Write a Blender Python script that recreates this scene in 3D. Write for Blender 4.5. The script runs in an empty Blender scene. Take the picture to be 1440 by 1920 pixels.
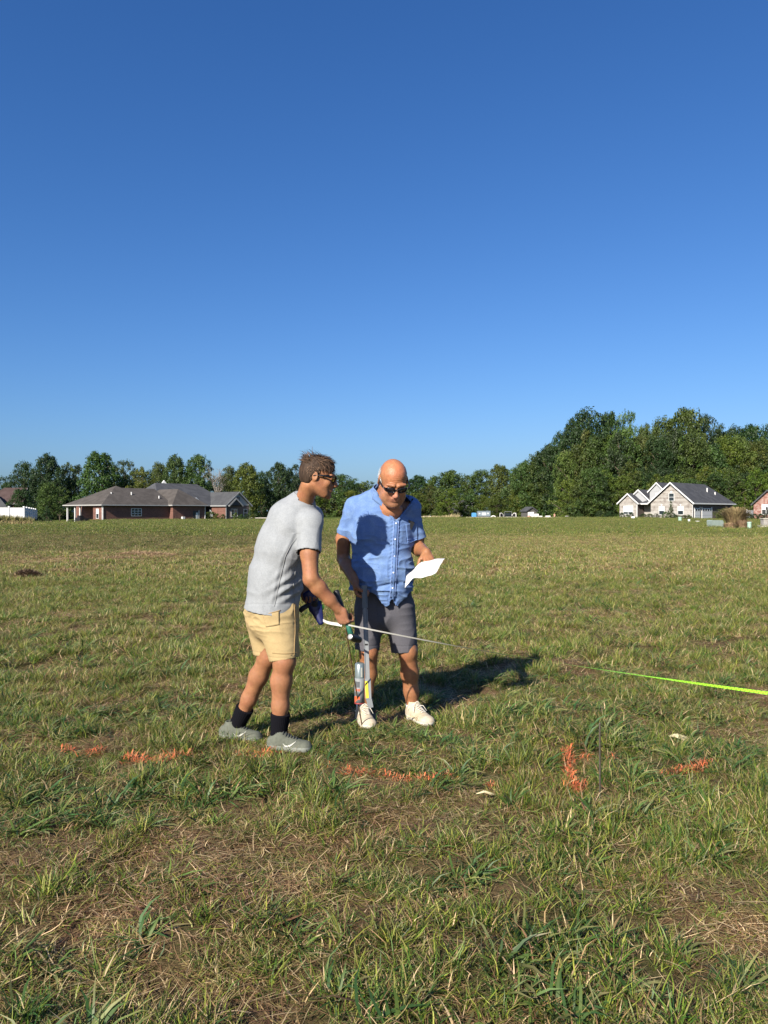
import bpy, math, random
import numpy as np
from mathutils import Vector, Matrix
from mathutils.bvhtree import BVHTree

# ------------------------------------------------------------------ camera, light, exposure
scn = bpy.context.scene
COL = scn.collection
R = math.radians
CAMZ, FPX = 1.40, 1400.0          # eye height, focal length in photo pixels (1440 x 1920)
cam_d = bpy.data.cameras.new('camera'); cam = bpy.data.objects.new('camera', cam_d); COL.objects.link(cam)
cam.location = (0, 0, CAMZ); cam.rotation_euler = (R(90), 0, 0)
cam_d.sensor_fit = 'VERTICAL'; cam_d.sensor_height = 24.0; cam_d.lens = 24.0 * FPX / 1920.0
cam_d.clip_start = 0.05; cam_d.clip_end = 6000
scn.camera = cam
SUN_EL, SUN_AZ = 32.0, 211.0      # azimuth clockwise from +Y: the sun stands behind the camera to the left
world = bpy.data.worlds.new('World'); scn.world = world; world.use_nodes = True
wn = world.node_tree; wn.nodes.clear()
sky = wn.nodes.new('ShaderNodeTexSky'); sky.sky_type = 'NISHITA'; sky.sun_disc = False
sky.sun_elevation = R(SUN_EL); sky.sun_rotation = R(SUN_AZ)
sky.altitude = 0; sky.air_density = 1.0; sky.dust_density = 1.2; sky.ozone_density = 1.0
# camera-like colour grade of the whole sky: one power and one gain per channel
sp_ = wn.nodes.new('ShaderNodeSeparateColor'); cb_ = wn.nodes.new('ShaderNodeCombineColor'); wn.links.new(sky.outputs[0], sp_.inputs[0])
for k_, g_, t_ in ((0, 1.306, .370), (1, 1.067, .79), (2, .938, 1.55)):
    a_ = wn.nodes.new('ShaderNodeMath'); a_.operation = 'POWER'; a_.inputs[1].default_value = g_; wn.links.new(sp_.outputs[k_], a_.inputs[0])
    b_ = wn.nodes.new('ShaderNodeMath'); b_.operation = 'MULTIPLY'; b_.inputs[1].default_value = t_; wn.links.new(a_.outputs[0], b_.inputs[0]); wn.links.new(b_.outputs[0], cb_.inputs[k_])
bg = wn.nodes.new('ShaderNodeBackground'); bg.inputs['Strength'].default_value = 0.0505
wo = wn.nodes.new('ShaderNodeOutputWorld')
wn.links.new(cb_.outputs[0], bg.inputs[0]); wn.links.new(bg.outputs[0], wo.inputs[0])
sun_d = bpy.data.lights.new('sun', 'SUN'); sun = bpy.data.objects.new('sun', sun_d); COL.objects.link(sun)
sun_d.energy = 5.0; sun_d.angle = R(0.55); sun_d.color = (1.0, 0.92, 0.80)
sv = Vector((math.sin(R(SUN_AZ)) * math.cos(R(SUN_EL)), math.cos(R(SUN_AZ)) * math.cos(R(SUN_EL)), math.sin(R(SUN_EL))))
sun.rotation_euler = (-sv).to_track_quat('-Z', 'Y').to_euler(); sun.location = (-20, -30, 40)
scn.view_settings.view_transform = 'Standard'; scn.view_settings.look = 'None'
scn.view_settings.gamma = 1.0; scn.view_settings.exposure = 1.0
scn.view_settings.use_curve_mapping = False
scn.cycles.max_bounces = 6; scn.cycles.transparent_max_bounces = 8

def P(px, py, D):                 # a point of the photo at distance D
    return np.array(((px - 720.0) / FPX * D, D, CAMZ - (py - 960.0) / FPX * D))

# ------------------------------------------------------------------ noise
def _h(ix, iy, iz, s):
    n = (ix.astype(np.int64) * 374761393 + iy.astype(np.int64) * 668265263 + iz.astype(np.int64) * 2147483647 + s * 1274126177) & 0xffffffff
    n = ((n ^ (n >> 13)) * 1274126177) & 0xffffffff
    n = ((n ^ (n >> 16)) * 2246822519) & 0xffffffff
    return ((n ^ (n >> 15)) & 0xffff) / 65535.0
def n2(x, y, f, s=0):
    x = np.asarray(x, float) * f + 1000.0; y = np.asarray(y, float) * f + 1000.0
    ix = np.floor(x); iy = np.floor(y); u = x - ix; v = y - iy
    u = u * u * (3 - 2 * u); v = v * v * (3 - 2 * v); z = np.zeros_like(ix)
    a = _h(ix, iy, z, s); b = _h(ix + 1, iy, z, s); c = _h(ix, iy + 1, z, s); d = _h(ix + 1, iy + 1, z, s)
    return (a * (1 - u) + b * u) * (1 - v) + (c * (1 - u) + d * u) * v
def n3(p, f, s=0):
    f = np.asarray(f, float); q = p * f + 500.0
    i = np.floor(q); t = q - i; t = t * t * (3 - 2 * t)
    r = 0
    for dx in (0, 1):
        for dy in (0, 1):
            for dz in (0, 1):
                w = (t[:, 0] if dx else 1 - t[:, 0]) * (t[:, 1] if dy else 1 - t[:, 1]) * (t[:, 2] if dz else 1 - t[:, 2])
                r = r + w * _h(i[:, 0] + dx, i[:, 1] + dy, i[:, 2] + dz, s)
    return r
def fbm(x, y, f, s=0, o=4):
    r = 0; a = 0.5
    for k in range(o):
        r = r + a * n2(x, y, f * 2 ** k, s + k); a *= 0.5
    return r / (1 - 0.5 ** o)
def ss(a, b, x):
    t = np.clip((np.asarray(x, float) - a) / (b - a), 0, 1); return t * t * (3 - 2 * t)

# ------------------------------------------------------------------ objects
def link(o, parent=None):
    COL.objects.link(o)
    if parent is not None:
        o.parent = parent
        if parent.type == 'EMPTY': o.matrix_parent_inverse = Matrix.Translation(-Vector(parent.location))
    return o
def tag(o, label=None, cat=None, group=None, kind=None):
    for k, v in (('label', label), ('category', cat), ('group', group), ('kind', kind)):
        if v: o[k] = v
    return o
def thing(name, label, cat, loc=(0, 0, 0), group=None):
    o = bpy.data.objects.new(name, None); o.location = Vector([float(c) for c in loc]); o.empty_display_size = 0.2
    COL.objects.link(o); return tag(o, label, cat, group)
def mesh_np(name, v, f, mats=None, smooth=False, mi=None):
    """v (n,3); f list of arrays/lists of faces (any sizes) or an (m,k) array"""
    me = bpy.data.meshes.new(name)
    if isinstance(f, np.ndarray):
        m, k = f.shape
        me.vertices.add(len(v)); me.vertices.foreach_set('co', np.asarray(v, np.float32).ravel())
        me.loops.add(m * k); me.loops.foreach_set('vertex_index', f.astype(np.int32).ravel())
        me.polygons.add(m); me.polygons.foreach_set('loop_start', np.arange(0, m * k, k, dtype=np.int32))
        me.update(calc_edges=True)
    else:
        me.from_pydata([tuple(map(float, q)) for q in v], [], [list(map(int, q)) for q in f])
    if mats:
        for m_ in (mats if isinstance(mats, (list, tuple)) else [mats]): me.materials.append(m_)
    if smooth: me.polygons.foreach_set('use_smooth', np.ones(len(me.polygons), bool))
    if mi is not None: me.polygons.foreach_set('material_index', np.asarray(mi, np.int32))
    me.update()
    return me
def obj(name, me, parent=None, **kw):
    return tag(link(bpy.data.objects.new(name, me), parent), **kw)
def attr(me, name, vals):
    a = me.attributes.new(name, 'FLOAT', 'POINT'); a.data.foreach_set('value', np.asarray(vals, np.float32))
def cattr(me, name, vals):
    a = me.attributes.new(name, 'FLOAT_COLOR', 'POINT')
    c = np.ones((len(vals), 4), np.float32); c[:, :3] = vals; a.data.foreach_set('color', c.ravel())

class MB:                          # mesh builder
    def __init__(s): s.v = []; s.f = []; s.m = []; s.mat = 0
    def add(s, vs, fs):
        b = len(s.v); s.v += [tuple(map(float, q)) for q in vs]; s.f += [[b + i for i in q] for q in fs]; s.m += [s.mat] * len(fs); return s
    def box(s, lo, hi, M=None):
        x0, y0, z0 = lo; x1, y1, z1 = hi
        v = [(x0, y0, z0), (x1, y0, z0), (x1, y1, z0), (x0, y1, z0), (x0, y0, z1), (x1, y0, z1), (x1, y1, z1), (x0, y1, z1)]
        if M is not None: v = [tuple(M @ Vector(q)) for q in v]
        return s.add(v, [(0, 3, 2, 1), (4, 5, 6, 7), (0, 1, 5, 4), (1, 2, 6, 5), (2, 3, 7, 6), (3, 0, 4, 7)])
    def tube(s, pts, rad, n=8, caps=True):
        pts = [Vector([float(c) for c in p]) for p in pts]
        if not isinstance(rad, (list, tuple, np.ndarray)): rad = [rad] * len(pts)
        b = len(s.v); up = None
        for i, p in enumerate(pts):
            d = (pts[min(i + 1, len(pts) - 1)] - pts[max(i - 1, 0)]).normalized()
            if up is None: up = d.orthogonal().normalized()
            up = (up - d * up.dot(d)).normalized(); w = d.cross(up)
            for k in range(n):
                a = 2 * math.pi * k / n
                s.v.append(tuple(p + (up * math.cos(a) + w * math.sin(a)) * float(rad[i])))
        for i in range(len(pts) - 1):
            for k in range(n):
                s.f.append([b + i * n + k, b + i * n + (k + 1) % n, b + (i + 1) * n + (k + 1) % n, b + (i + 1) * n + k]); s.m.append(s.mat)
        if caps:
            s.f.append([b + k for k in range(n)][::-1]); s.f.append([b + (len(pts) - 1) * n + k for k in range(n)]); s.m += [s.mat] * 2
        return s
    def prism(s, poly, off):       # polygon (3d points) extruded by the vector off
        n = len(poly); p = [Vector(q) for q in poly]; o = Vector(off)
        v = p + [q + o for q in p]
        return s.add(v, [list(range(n)), [n + i for i in range(n)][::-1]] + [[i, n + i, n + (i + 1) % n, (i + 1) % n] for i in range(n)])
    def quad(s, *q): return s.add(q, [list(range(len(q)))])
    def mesh(s, name, mats, smooth=False):
        return mesh_np(name, s.v, s.f, mats, smooth, s.m)
    def build(s, name, mats, parent=None, smooth=False, **kw):
        return obj(name, s.mesh(name, mats, smooth), parent, **kw)

# ------------------------------------------------------------------ materials
def mat(name, col, rough=0.7, metal=0.0, spec=0.5, noise=None, bump=None, attrc=None, coords='Object', trans=0.0, sheen=0.0, sss=0.0, wave=None, two=None):
    """noise=(scale, amount) varies the value; bump=(scale, strength, dist); two=(col2, scale, lo, hi) blends a second colour"""
    col = tuple(c * .80 for c in col)
    if two: two = (tuple(c * .80 for c in two[0]), *two[1:])
    m = bpy.data.materials.new(name); m.use_nodes = True; nt = m.node_tree; N = nt.nodes; L = nt.links
    b = N['Principled BSDF']; b.inputs['Roughness'].default_value = rough; b.inputs['Metallic'].default_value = metal
    b.inputs['Specular IOR Level'].default_value = spec
    b.inputs['Base Color'].default_value = (*col, 1)
    if sheen: b.inputs['Sheen Weight'].default_value = sheen
    if sss:
        b.inputs['Subsurface Weight'].default_value = sss; b.inputs['Subsurface Radius'].default_value = (0.012, 0.004, 0.002); b.inputs['Subsurface Scale'].default_value = 1.0
    tc = N.new('ShaderNodeTexCoord'); src = tc.outputs[coords]
    cur = None
    if attrc:
        a = N.new('ShaderNodeAttribute'); a.attribute_name = attrc; cur = a.outputs['Color']
    def mixc(fac, a, bcol, mode='MIX'):
        x = N.new('ShaderNodeMix'); x.data_type = 'RGBA'; x.blend_type = mode
        L.new(fac, x.inputs[0]) if not isinstance(fac, float) else x.inputs[0].__setattr__('default_value', fac)
        for i, q in ((6, a), (7, bcol)):
            if q is None: q = (*col, 1)
            if isinstance(q, tuple): x.inputs[i].default_value = q if len(q) == 4 else (*q, 1)
            else: L.new(q, x.inputs[i])
        return x.outputs[2]
    if two:
        c2, sc, lo, hi = two
        n = N.new('ShaderNodeTexNoise'); n.inputs['Scale'].default_value = sc; n.inputs['Detail'].default_value = 5; L.new(src, n.inputs['Vector'])
        r = N.new('ShaderNodeMapRange'); r.inputs[1].default_value = lo; r.inputs[2].default_value = hi; L.new(n.outputs[0], r.inputs[0])
        cur = mixc(r.outputs[0], cur, c2)
    if noise:
        n = N.new('ShaderNodeTexNoise'); n.inputs['Scale'].default_value = noise[0]; n.inputs['Detail'].default_value = 6; L.new(src, n.inputs['Vector'])
        r = N.new('ShaderNodeMapRange'); r.inputs[1].default_value = 0.25; r.inputs[2].default_value = 0.75
        r.inputs[3].default_value = 1 - noise[1]; r.inputs[4].default_value = 1 + noise[1]; L.new(n.outputs[0], r.inputs[0])
        vm = N.new('ShaderNodeVectorMath'); vm.operation = 'SCALE'
        if cur is None: vm.inputs[0].default_value = col
        else: L.new(cur, vm.inputs[0])
        L.new(r.outputs[0], vm.inputs['Scale']); cur = vm.outputs[0]
    if cur is not None: L.new(cur, b.inputs['Base Color'])
    h = None
    if bump:
        n = N.new('ShaderNodeTexNoise'); n.inputs['Scale'].default_value = bump[0]; n.inputs['Detail'].default_value = 4; L.new(src, n.inputs['Vector']); h = n.outputs[0]
        bp = N.new('ShaderNodeBump'); bp.inputs['Strength'].default_value = bump[1]; bp.inputs['Distance'].default_value = bump[2]
        L.new(h, bp.inputs['Height']); L.new(bp.outputs[0], b.inputs['Normal'])
    if trans:
        t = N.new('ShaderNodeBsdfTranslucent'); mx = N.new('ShaderNodeMixShader'); mx.inputs[0].default_value = trans
        if cur is not None: L.new(cur, t.inputs[0])
        else: t.inputs[0].default_value = (*col, 1)
        out = N['Material Output']; L.new(b.outputs[0], mx.inputs[1]); L.new(t.outputs[0], mx.inputs[2]); L.new(mx.outputs[0], out.inputs[0])
    return m
# ------------------------------------------------------------------ terrain
def terr(x, y):
    x = np.asarray(x, float); y = np.asarray(y, float)
    d = np.hypot(x, y)
    h = (fbm(x, y, 0.9, 3, 3) - 0.5) * 0.05 * (1 - ss(20, 60, d)) + (n2(x, y, 4.0, 9) - 0.5) * 0.050 * (1 - ss(7, 16, d)) + (n2(x, y, 11.0, 19) - 0.5) * 0.022 * (1 - ss(5, 9, d))
    h = h + (n2(x, y, 0.05, 5) - 0.5) * 0.25 * ss(15, 60, d)
    # low crest across the middle of the field, ground falling away behind it
    m = ss(-12, 2, x) * (1 - ss(40, 62, x))
    h = h + 0.30 * np.exp(-((y - 120) / 38.0) ** 2) * m - 0.92 * ss(135, 185, y) * m
    # swale on the far left towards the fence and the patio
    ml = 1 - ss(-0.40, -0.22, x / np.maximum(y, 5.0))
    h = h + 0.40 * np.exp(-((y - 62) / 16.0) ** 2) * ml - 0.8 * ss(70, 105, y) * (1 - ss(-0.46, -0.36, x / np.maximum(y, 5.0)))
    # mown ridge beside the windrow
    return h
def greenness(x, y):               # 1 lush, 0 bare straw
    g = fbm(x, y, 0.7, 21, 4) * 0.34 + fbm(x, y, 3.6, 31, 3) * 0.66
    g = 0.66 + (g - 0.5) * (2.6 + 1.2 * n2(x, y, 1.3, 44))
    d = np.hypot(x, y)
    g = g + 0.10 * ss(3, 9, d) + 0.12 * ss(9, 20, d)
    # bare patches seen in the photo (x, y, radius, strength)
    for cx, cy, r, s in ((0.02, 4.35, 0.26, 0.75), (0.30, 4.2, 0.30, 0.35), (1.2, 2.55, 0.30, 0.85), (-0.35, 3.0, 0.22, 0.4), (1.5, 5.3, 0.4, 0.4), (-0.9, 2.2, 0.16, 0.5),
                         (-1.35, 5.4, 0.35, 0.4), (-1.9, 4.6, 0.4, 0.3), (1.6, 7.0, 0.3, 0.5), (0.35, 3.3, 0.25, 0.3), (-0.45, 2.25, .14, .5), (-0.1, 3.85, .25, .35), (1.45, 7.6, .45, .35)):
        g = g - s * np.exp(-(((x - cx) / r) ** 2 + ((y - cy) / (r * 0.8)) ** 2))
    for cx, cy, r, s in ((0.15, 2.35, 0.45, 0.4), (-0.15, 2.9, 0.2, 0.4), (-1.45, 4.9, 0.5, 0.45), (-1.3, 3.3, 0.3, 0.3), (0.75, 2.5, 0.4, 0.45), (1.0, 3.4, .5, .35), (1.6, 4.2, .5, .3)):
        g = g + s * np.exp(-(((x - cx) / r) ** 2 + ((y - cy) / r) ** 2))
    # brown windrow strip crossing the left, lush strip behind it
    yy = 22 + (x + 10) * 0.75
    g = g - 0.75 * np.exp(-((y - yy) / 3.0) ** 2) * (1 - ss(-4, 0, x)) * (0.4 + fbm(x, y, 0.3, 77, 2))
    g = g + 0.40 * ss(2.5, 6, y - yy) * (1 - ss(25, 45, y - yy)) * (1 - ss(-5, 8, x))
    g = g - 0.12 * np.exp(-((y - 45) / 15.0) ** 2) * ss(0, 10, x)
    return np.clip(g, 0, 1)

def lush(x, y): yy = 22 + (x + 10) * 0.75; return ss(2.5, 6, y - yy) * (1 - ss(25, 45, y - yy)) * (1 - ss(-5, 8, x))
def axis(lo, hi, c, a, n):
    k0 = math.asinh((lo - c) / a); k1 = math.asinh((hi - c) / a)
    return c + a * np.sinh(np.linspace(k0, k1, n))
gx = axis(-2600, 2600, 0, 3.2, 560); gy = axis(-60, 4500, 3.0, 2.6, 470)
GX, GY = np.meshgrid(gx, gy); GZ = terr(GX, GY)
nx, ny = len(gx), len(gy)
gv = np.stack([GX.ravel(), GY.ravel(), GZ.ravel()], 1)
ii = (np.arange(ny - 1)[:, None] * nx + np.arange(nx - 1)[None]).ravel()
gf = np.stack([ii, ii + 1, ii + nx + 1, ii + nx], 1)

def ground_mat():
    m = bpy.data.materials.new('field_ground'); m.use_nodes = True; nt = m.node_tree; N = nt.nodes; L = nt.links
    b = N['Principled BSDF']; b.inputs['Roughness'].default_value = 0.95; b.inputs['Specular IOR Level'].default_value = 0.1
    g = N.new('ShaderNodeNewGeometry'); pos = g.outputs['Position']
    def noise(sc, det=5, stretch=None, rough=0.6):
        n = N.new('ShaderNodeTexNoise'); n.inputs['Scale'].default_value = sc; n.inputs['Detail'].default_value = det; n.inputs['Roughness'].default_value = rough
        if stretch:
            mp = N.new('ShaderNodeMapping'); mp.inputs['Scale'].default_value = stretch; L.new(pos, mp.inputs[0]); L.new(mp.outputs[0], n.inputs['Vector'])
        else: L.new(pos, n.inputs['Vector'])
        return n.outputs[0]
    def mr(x, a, b_, c=0., d=1.):
        r = N.new('ShaderNodeMapRange'); L.new(x, r.inputs[0])
        for i, q in enumerate((a, b_, c, d)): r.inputs[i + 1].default_value = q
        return r.outputs[0]
    def mix(f, a, c, mode='MIX'):
        x = N.new('ShaderNodeMix'); x.data_type = 'RGBA'; x.blend_type = mode
        if isinstance(f, float): x.inputs[0].default_value = f
        else: L.new(f, x.inputs[0])
        for i, q in ((6, a), (7, c)):
            if isinstance(q, tuple): x.inputs[i].default_value = (*q, 1)
            else: L.new(q, x.inputs[i])
        return x.outputs[2]
    def math_(op, a, c):
        x = N.new('ShaderNodeMath'); x.operation = op
        for i, q in ((0, a), (1, c)):
            if isinstance(q, float): x.inputs[i].default_value = q
            else: L.new(q, x.inputs[i])
        return x.outputs[0]
    at = N.new('ShaderNodeAttribute'); at.attribute_name = 'green'; gr = at.outputs['Fac']
    af = N.new('ShaderNodeAttribute'); af.attribute_name = 'far'; far = af.outputs['Fac']
    # near soil and thatch
    soil = mix(mr(noise(38, 8), .38, .62), (0.018, 0.011, 0.006), (0.11, 0.068, 0.034))
    soil = mix(mr(noise(220, 4), .40, .68), soil, (0.20, 0.13, 0.068))
    soil = mix(mr(gr, .35, .95, 0., .65), soil, (0.050, 0.062, 0.018))
    # far sward: mixed greens and straw at several grains
    f1 = mr(noise(1.3, 6, (1, .45, 1)), .36, .64); f2 = mr(noise(.12, 5, (1, .6, 1)), .35, .65); f3 = mr(noise(14, 7, None, .75), .40, .62)
    t = math_('ADD', math_('MULTIPLY', gr, .75), math_('MULTIPLY', f1, .30))
    sw = mix(mr(t, .15, .95), (0.185, 0.158, 0.050), (0.088, 0.160, 0.022))
    sw = mix(math_('MULTIPLY', f2, .45), sw, (0.150, 0.165, 0.040))
    sw = mix(math_('MULTIPLY', f3, .55), mix(1.0, sw, (0.34, 0.36, 0.34), 'MULTIPLY'), mix(1.0, sw, (1.08, 1.10, 1.0), 'MULTIPLY'))
    col = mix(far, soil, sw)
    L.new(col, b.inputs['Base Color'])
    bp = N.new('ShaderNodeBump'); bp.inputs['Strength'].default_value = 0.9; bp.inputs['Distance'].default_value = 0.03
    L.new(noise(26, 8, None, .7), bp.inputs['Height']); L.new(bp.outputs[0], b.inputs['Normal'])
    return m
M_ground = ground_mat()
gme = mesh_np('ground', gv, gf, M_ground, True)
gd = np.hypot(gv[:, 0], gv[:, 1])
attr(gme, 'green', greenness(gv[:, 0], gv[:, 1])); attr(gme, 'far', ss(6, 26, gd))
obj('ground', gme, kind='structure')

# ------------------------------------------------------------------ grass blades
def blade_mat(name):
    m = bpy.data.materials.new(name); m.use_nodes = True; nt = m.node_tree; N = nt.nodes; L = nt.links
    b = N['Principled BSDF']; b.inputs['Roughness'].default_value = 0.5; b.inputs['Specular IOR Level'].default_value = 0.35
    a = N.new('ShaderNodeAttribute'); a.attribute_name = 'bcol'
    t = N.new('ShaderNodeAttribute'); t.attribute_name = 'tone'; t.attribute_type = 'INSTANCER'
    g = N.new('ShaderNodeNewGeometry')
    n = N.new('ShaderNodeTexNoise'); n.inputs['Scale'].default_value = 1.7; n.inputs['Detail'].default_value = 3; L.new(g.outputs['Position'], n.inputs['Vector'])
    hs = N.new('ShaderNodeHueSaturation')
    r = N.new('ShaderNodeMapRange'); r.inputs[1].default_value = 0; r.inputs[2].default_value = 1; r.inputs[3].default_value = 0.55; r.inputs[4].default_value = 1.45; L.new(t.outputs['Fac'], r.inputs[0])
    r2 = N.new('ShaderNodeMapRange'); r2.inputs[1].default_value = .3; r2.inputs[2].default_value = .7; r2.inputs[3].default_value = 0.475; r2.inputs[4].default_value = 0.515; L.new(n.outputs[0], r2.inputs[0])
    L.new(a.outputs['Color'], hs.inputs['Color']); L.new(r.outputs[0], hs.inputs['Value']); L.new(r2.outputs[0], hs.inputs['Hue'])
    L.new(hs.outputs[0], b.inputs['Base Color'])
    tr = N.new('ShaderNodeBsdfTranslucent'); L.new(hs.outputs[0], tr.inputs[0])
    mx = N.new('ShaderNodeMixShader'); mx.inputs[0].default_value = 0.28
    L.new(b.outputs[0], mx.inputs[1]); L.new(tr.outputs[0], mx.inputs[2]); L.new(mx.outputs[0], N['Material Output'].inputs[0])
    return m
M_blade = blade_mat('grass_blade')
rs = np.random.RandomState(7)
GREENS = np.array([(0.090, 0.165, 0.018), (0.062, 0.130, 0.018), (0.160, 0.215, 0.025), (0.045, 0.105, 0.020), (0.265, 0.300, 0.045)])
STRAWS = np.array([(0.40, 0.27, 0.125), (0.26, 0.155, 0.075), (0.64, 0.49, 0.27), (0.17, 0.095, 0.048), (0.33, 0.27, 0.10)])
def blades(n, rad, L0, L1, w0, w1, lean0, lean1, bend0, bend1, dryp, seg=3, zj=0.0, clump=0, palette=None, fold=0.0):
    """n blades inside radius rad; returns verts, tris/quads, colours"""
    a = rs.rand(n) * 6.2832; r = rad * np.sqrt(rs.rand(n))
    bx, by = r * np.cos(a), r * np.sin(a)
    if clump:
        cc = rs.randn(clump, 2) * rad * 0.45; k = rs.randint(0, clump, n)
        bx = cc[k, 0] + rs.randn(n) * rad * 0.16; by = cc[k, 1] + rs.randn(n) * rad * 0.16
        az = np.arctan2(by - cc[k, 1], bx - cc[k, 0]) + rs.randn(n) * 0.7
    else: az = rs.rand(n) * 6.2832
    Ln = L0 + (L1 - L0) * rs.rand(n); W = w0 + (w1 - w0) * rs.rand(n)
    lean = lean0 + (lean1 - lean0) * rs.rand(n); bend = bend0 + (bend1 - bend0) * rs.rand(n)
    dirx, diry = np.cos(az), np.sin(az); sx, sy = -diry, dirx
    tw = rs.randn(n) * 0.9; sx, sy = sx * np.cos(tw) + dirx * np.sin(tw), sy * np.cos(tw) + diry * np.sin(tw)
    vs = []; px, py, pz = bx, by, rs.rand(n) * zj - 0.006 * (zj == 0)
    th = lean
    cur = az.copy(); kink = rs.randn(n) * 0.25
    for s in range(seg + 1):
        w = W * (1.0, 1.0, 0.8, 0.5, 0.3)[s] if s < seg else W * 0.0
        wz = 0.0
        if s < seg: vs.append(np.stack([px - sx * w / 2, py - sy * w / 2, pz], 1)); vs.append(np.stack([px + sx * w / 2, py + sy * w / 2, pz + W * fold], 1))
        else: vs.append(np.stack([px, py, pz], 1))
        l = Ln / seg
        px = px + np.cos(cur) * np.sin(th) * l; py = py + np.sin(cur) * np.sin(th) * l; pz = np.maximum(pz + np.cos(th) * l, 0.003)
        th = th + bend / seg; cur = cur + kink
    V = np.stack(vs, 1); k = V.shape[1]; base = np.arange(n)[:, None] * k
    F = []
    for s in range(seg - 1):
        F.append(base + np.array([2 * s, 2 * s + 1, 2 * s + 3])); F.append(base + np.array([2 * s, 2 * s + 3, 2 * s + 2]))
    F.append(base + np.array([2 * seg - 2, 2 * seg - 1, 2 * seg]))
    F = np.concatenate(F, 0)
    dry = rs.rand(n) < dryp
    pal = GREENS if palette is None else palette
    c = np.where(dry[:, None], STRAWS[rs.randint(0, len(STRAWS), n)], pal[rs.randint(0, len(pal), n)]) * (0.75 + 0.5 * rs.rand(n, 1))
    C = np.repeat(c[:, None, :] * .80, k, 1)
    tipdry = (rs.rand(n) < 0.3)[:, None, None] * np.linspace(0, 0.8, k)[None, :, None] ** 2
    C = C * (1 - tipdry) + np.array((0.31, 0.24, 0.11)) * tipdry
    return V.reshape(-1, 3), F, C.reshape(-1, 3)
def patch(name, *parts):
    V = []; F = []; C = []; b = 0
    for v, f, c in parts:
        V.append(v); F.append(f + b); C.append(c); b += len(v)
    me = mesh_np(name, np.concatenate(V), np.concatenate(F), M_blade); cattr(me, 'bcol', np.concatenate(C))
    return bpy.data.objects.new(name, me)
BLUEG = np.array([(0.046, 0.110, 0.030), (0.070, 0.135, 0.030), (0.036, 0.085, 0.020), (0.095, 0.155, 0.030)])
src = bpy.data.collections.new('grass_sources')
kinds = {}
def reg(kind, o): kinds.setdefault(kind, []).append(len(src.objects)); src.objects.link(o)
# names are sorted by Collection Info, so number them in order
def nm(): return 'grass_source_%03d' % len(src.objects)
for q in range(5): reg('green', patch(nm(), blades(70, .09, .05, .15, .0022, .0045, .05, .7, .1, 1.2, .12, clump=4), blades(45, .12, .03, .09, .002, .004, .2, 1.2, .1, 1.0, .38), blades(24, .13, .06, .16, .0015, .003, 1.2, 1.55, -.1, .3, 1., zj=.015)))
for q in range(4): reg('fine', patch(nm(), blades(120, .12, .03, .085, .0020, .0038, .05, .9, .1, 1.1, .28, clump=6), blades(40, .13, .04, .11, .0014, .0028, .9, 1.5, 0, .5, .9, zj=.02)))
for q in range(4): reg('straw', patch(nm(), blades(125, .14, .03, .12, .0015, .0038, 1.0, 1.65, -.3, .4, .96, zj=.04), blades(26, .12, .02, .06, .0018, .0032, .2, 1.2, 0, .8, .6), blades(14, .10, .03, .09, .003, .006, .3, 1.3, .2, 1.0, .25)))
for q in range(4): reg('crab', patch(nm(), blades(30, .05, .09, .20, .0055, .0105, .25, 1.25, .5, 1.4, .05, clump=2, palette=BLUEG, fold=.4), blades(40, .11, .05, .14, .0025, .0045, .1, 1.0, .1, 1.1, .25), blades(25, .13, .06, .15, .0016, .003, 1.2, 1.55, -.1, .3, 1., zj=.02)))
for q in range(2): reg('weed', patch(nm(), blades(14, .03, .05, .11, .016, .028, .7, 1.35, .1, .7, .0, clump=1, palette=np.array([(0.07, 0.15, 0.035), (0.055, 0.12, 0.04)]), fold=.2)))
# larger patches for the distance
for q in range(4): reg('mid', patch(nm(), blades(210, .34, .035, .10, .006, .011, .05, .9, .1, 1.0, .22, seg=2, clump=16), blades(70, .36, .05, .15, .004, .008, 1.0, 1.5, 0, .4, .85, seg=2, zj=.03)))
for q in range(3): reg('middry', patch(nm(), blades(170, .34, .03, .08, .006, .010, .3, 1.2, .1, 1.0, .55, seg=2, clump=14), blades(140, .36, .06, .2, .005, .009, 1.1, 1.55, 0, .3, .95, seg=2, zj=.03)))
for q in range(3): reg('far', patch(nm(), blades(460, 1.3, .03, .085, .013, .028, .05, .9, .1, .9, .12, seg=1)))
for q in range(2): reg('fardry', patch(nm(), blades(420, 1.3, .03, .07, .013, .028, .3, 1.1, .1, .9, .45, seg=1)))

def scatter_group():
    ng = bpy.data.node_groups.new('scatter', 'GeometryNodeTree')
    ng.interface.new_socket('Geometry', in_out='INPUT', socket_type='NodeSocketGeometry'); ng.interface.new_socket('Geometry', in_out='OUTPUT', socket_type='NodeSocketGeometry')
    N = ng.nodes; L = ng.links; gi = N.new('NodeGroupInput'); go = N.new('NodeGroupOutput')
    ci = N.new('GeometryNodeCollectionInfo'); ci.inputs['Collection'].default_value = src; ci.inputs['Separate Children'].default_value = True; ci.inputs['Reset Children'].default_value = True
    ip = N.new('GeometryNodeInstanceOnPoints'); ip.inputs['Pick Instance'].default_value = True
    def na(n, t):
        a = N.new('GeometryNodeInputNamedAttribute'); a.data_type = t; a.inputs['Name'].default_value = n; return a.outputs['Attribute']
    L.new(gi.outputs[0], ip.inputs['Points']); L.new(ci.outputs[0], ip.inputs['Instance'])
    L.new(na('idx', 'INT'), ip.inputs['Instance Index']); L.new(na('rotv', 'FLOAT_VECTOR'), ip.inputs['Rotation']); L.new(na('sclv', 'FLOAT_VECTOR'), ip.inputs['Scale'])
    L.new(ip.outputs[0], go.inputs[0]); return ng
SCAT = scatter_group()
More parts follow.
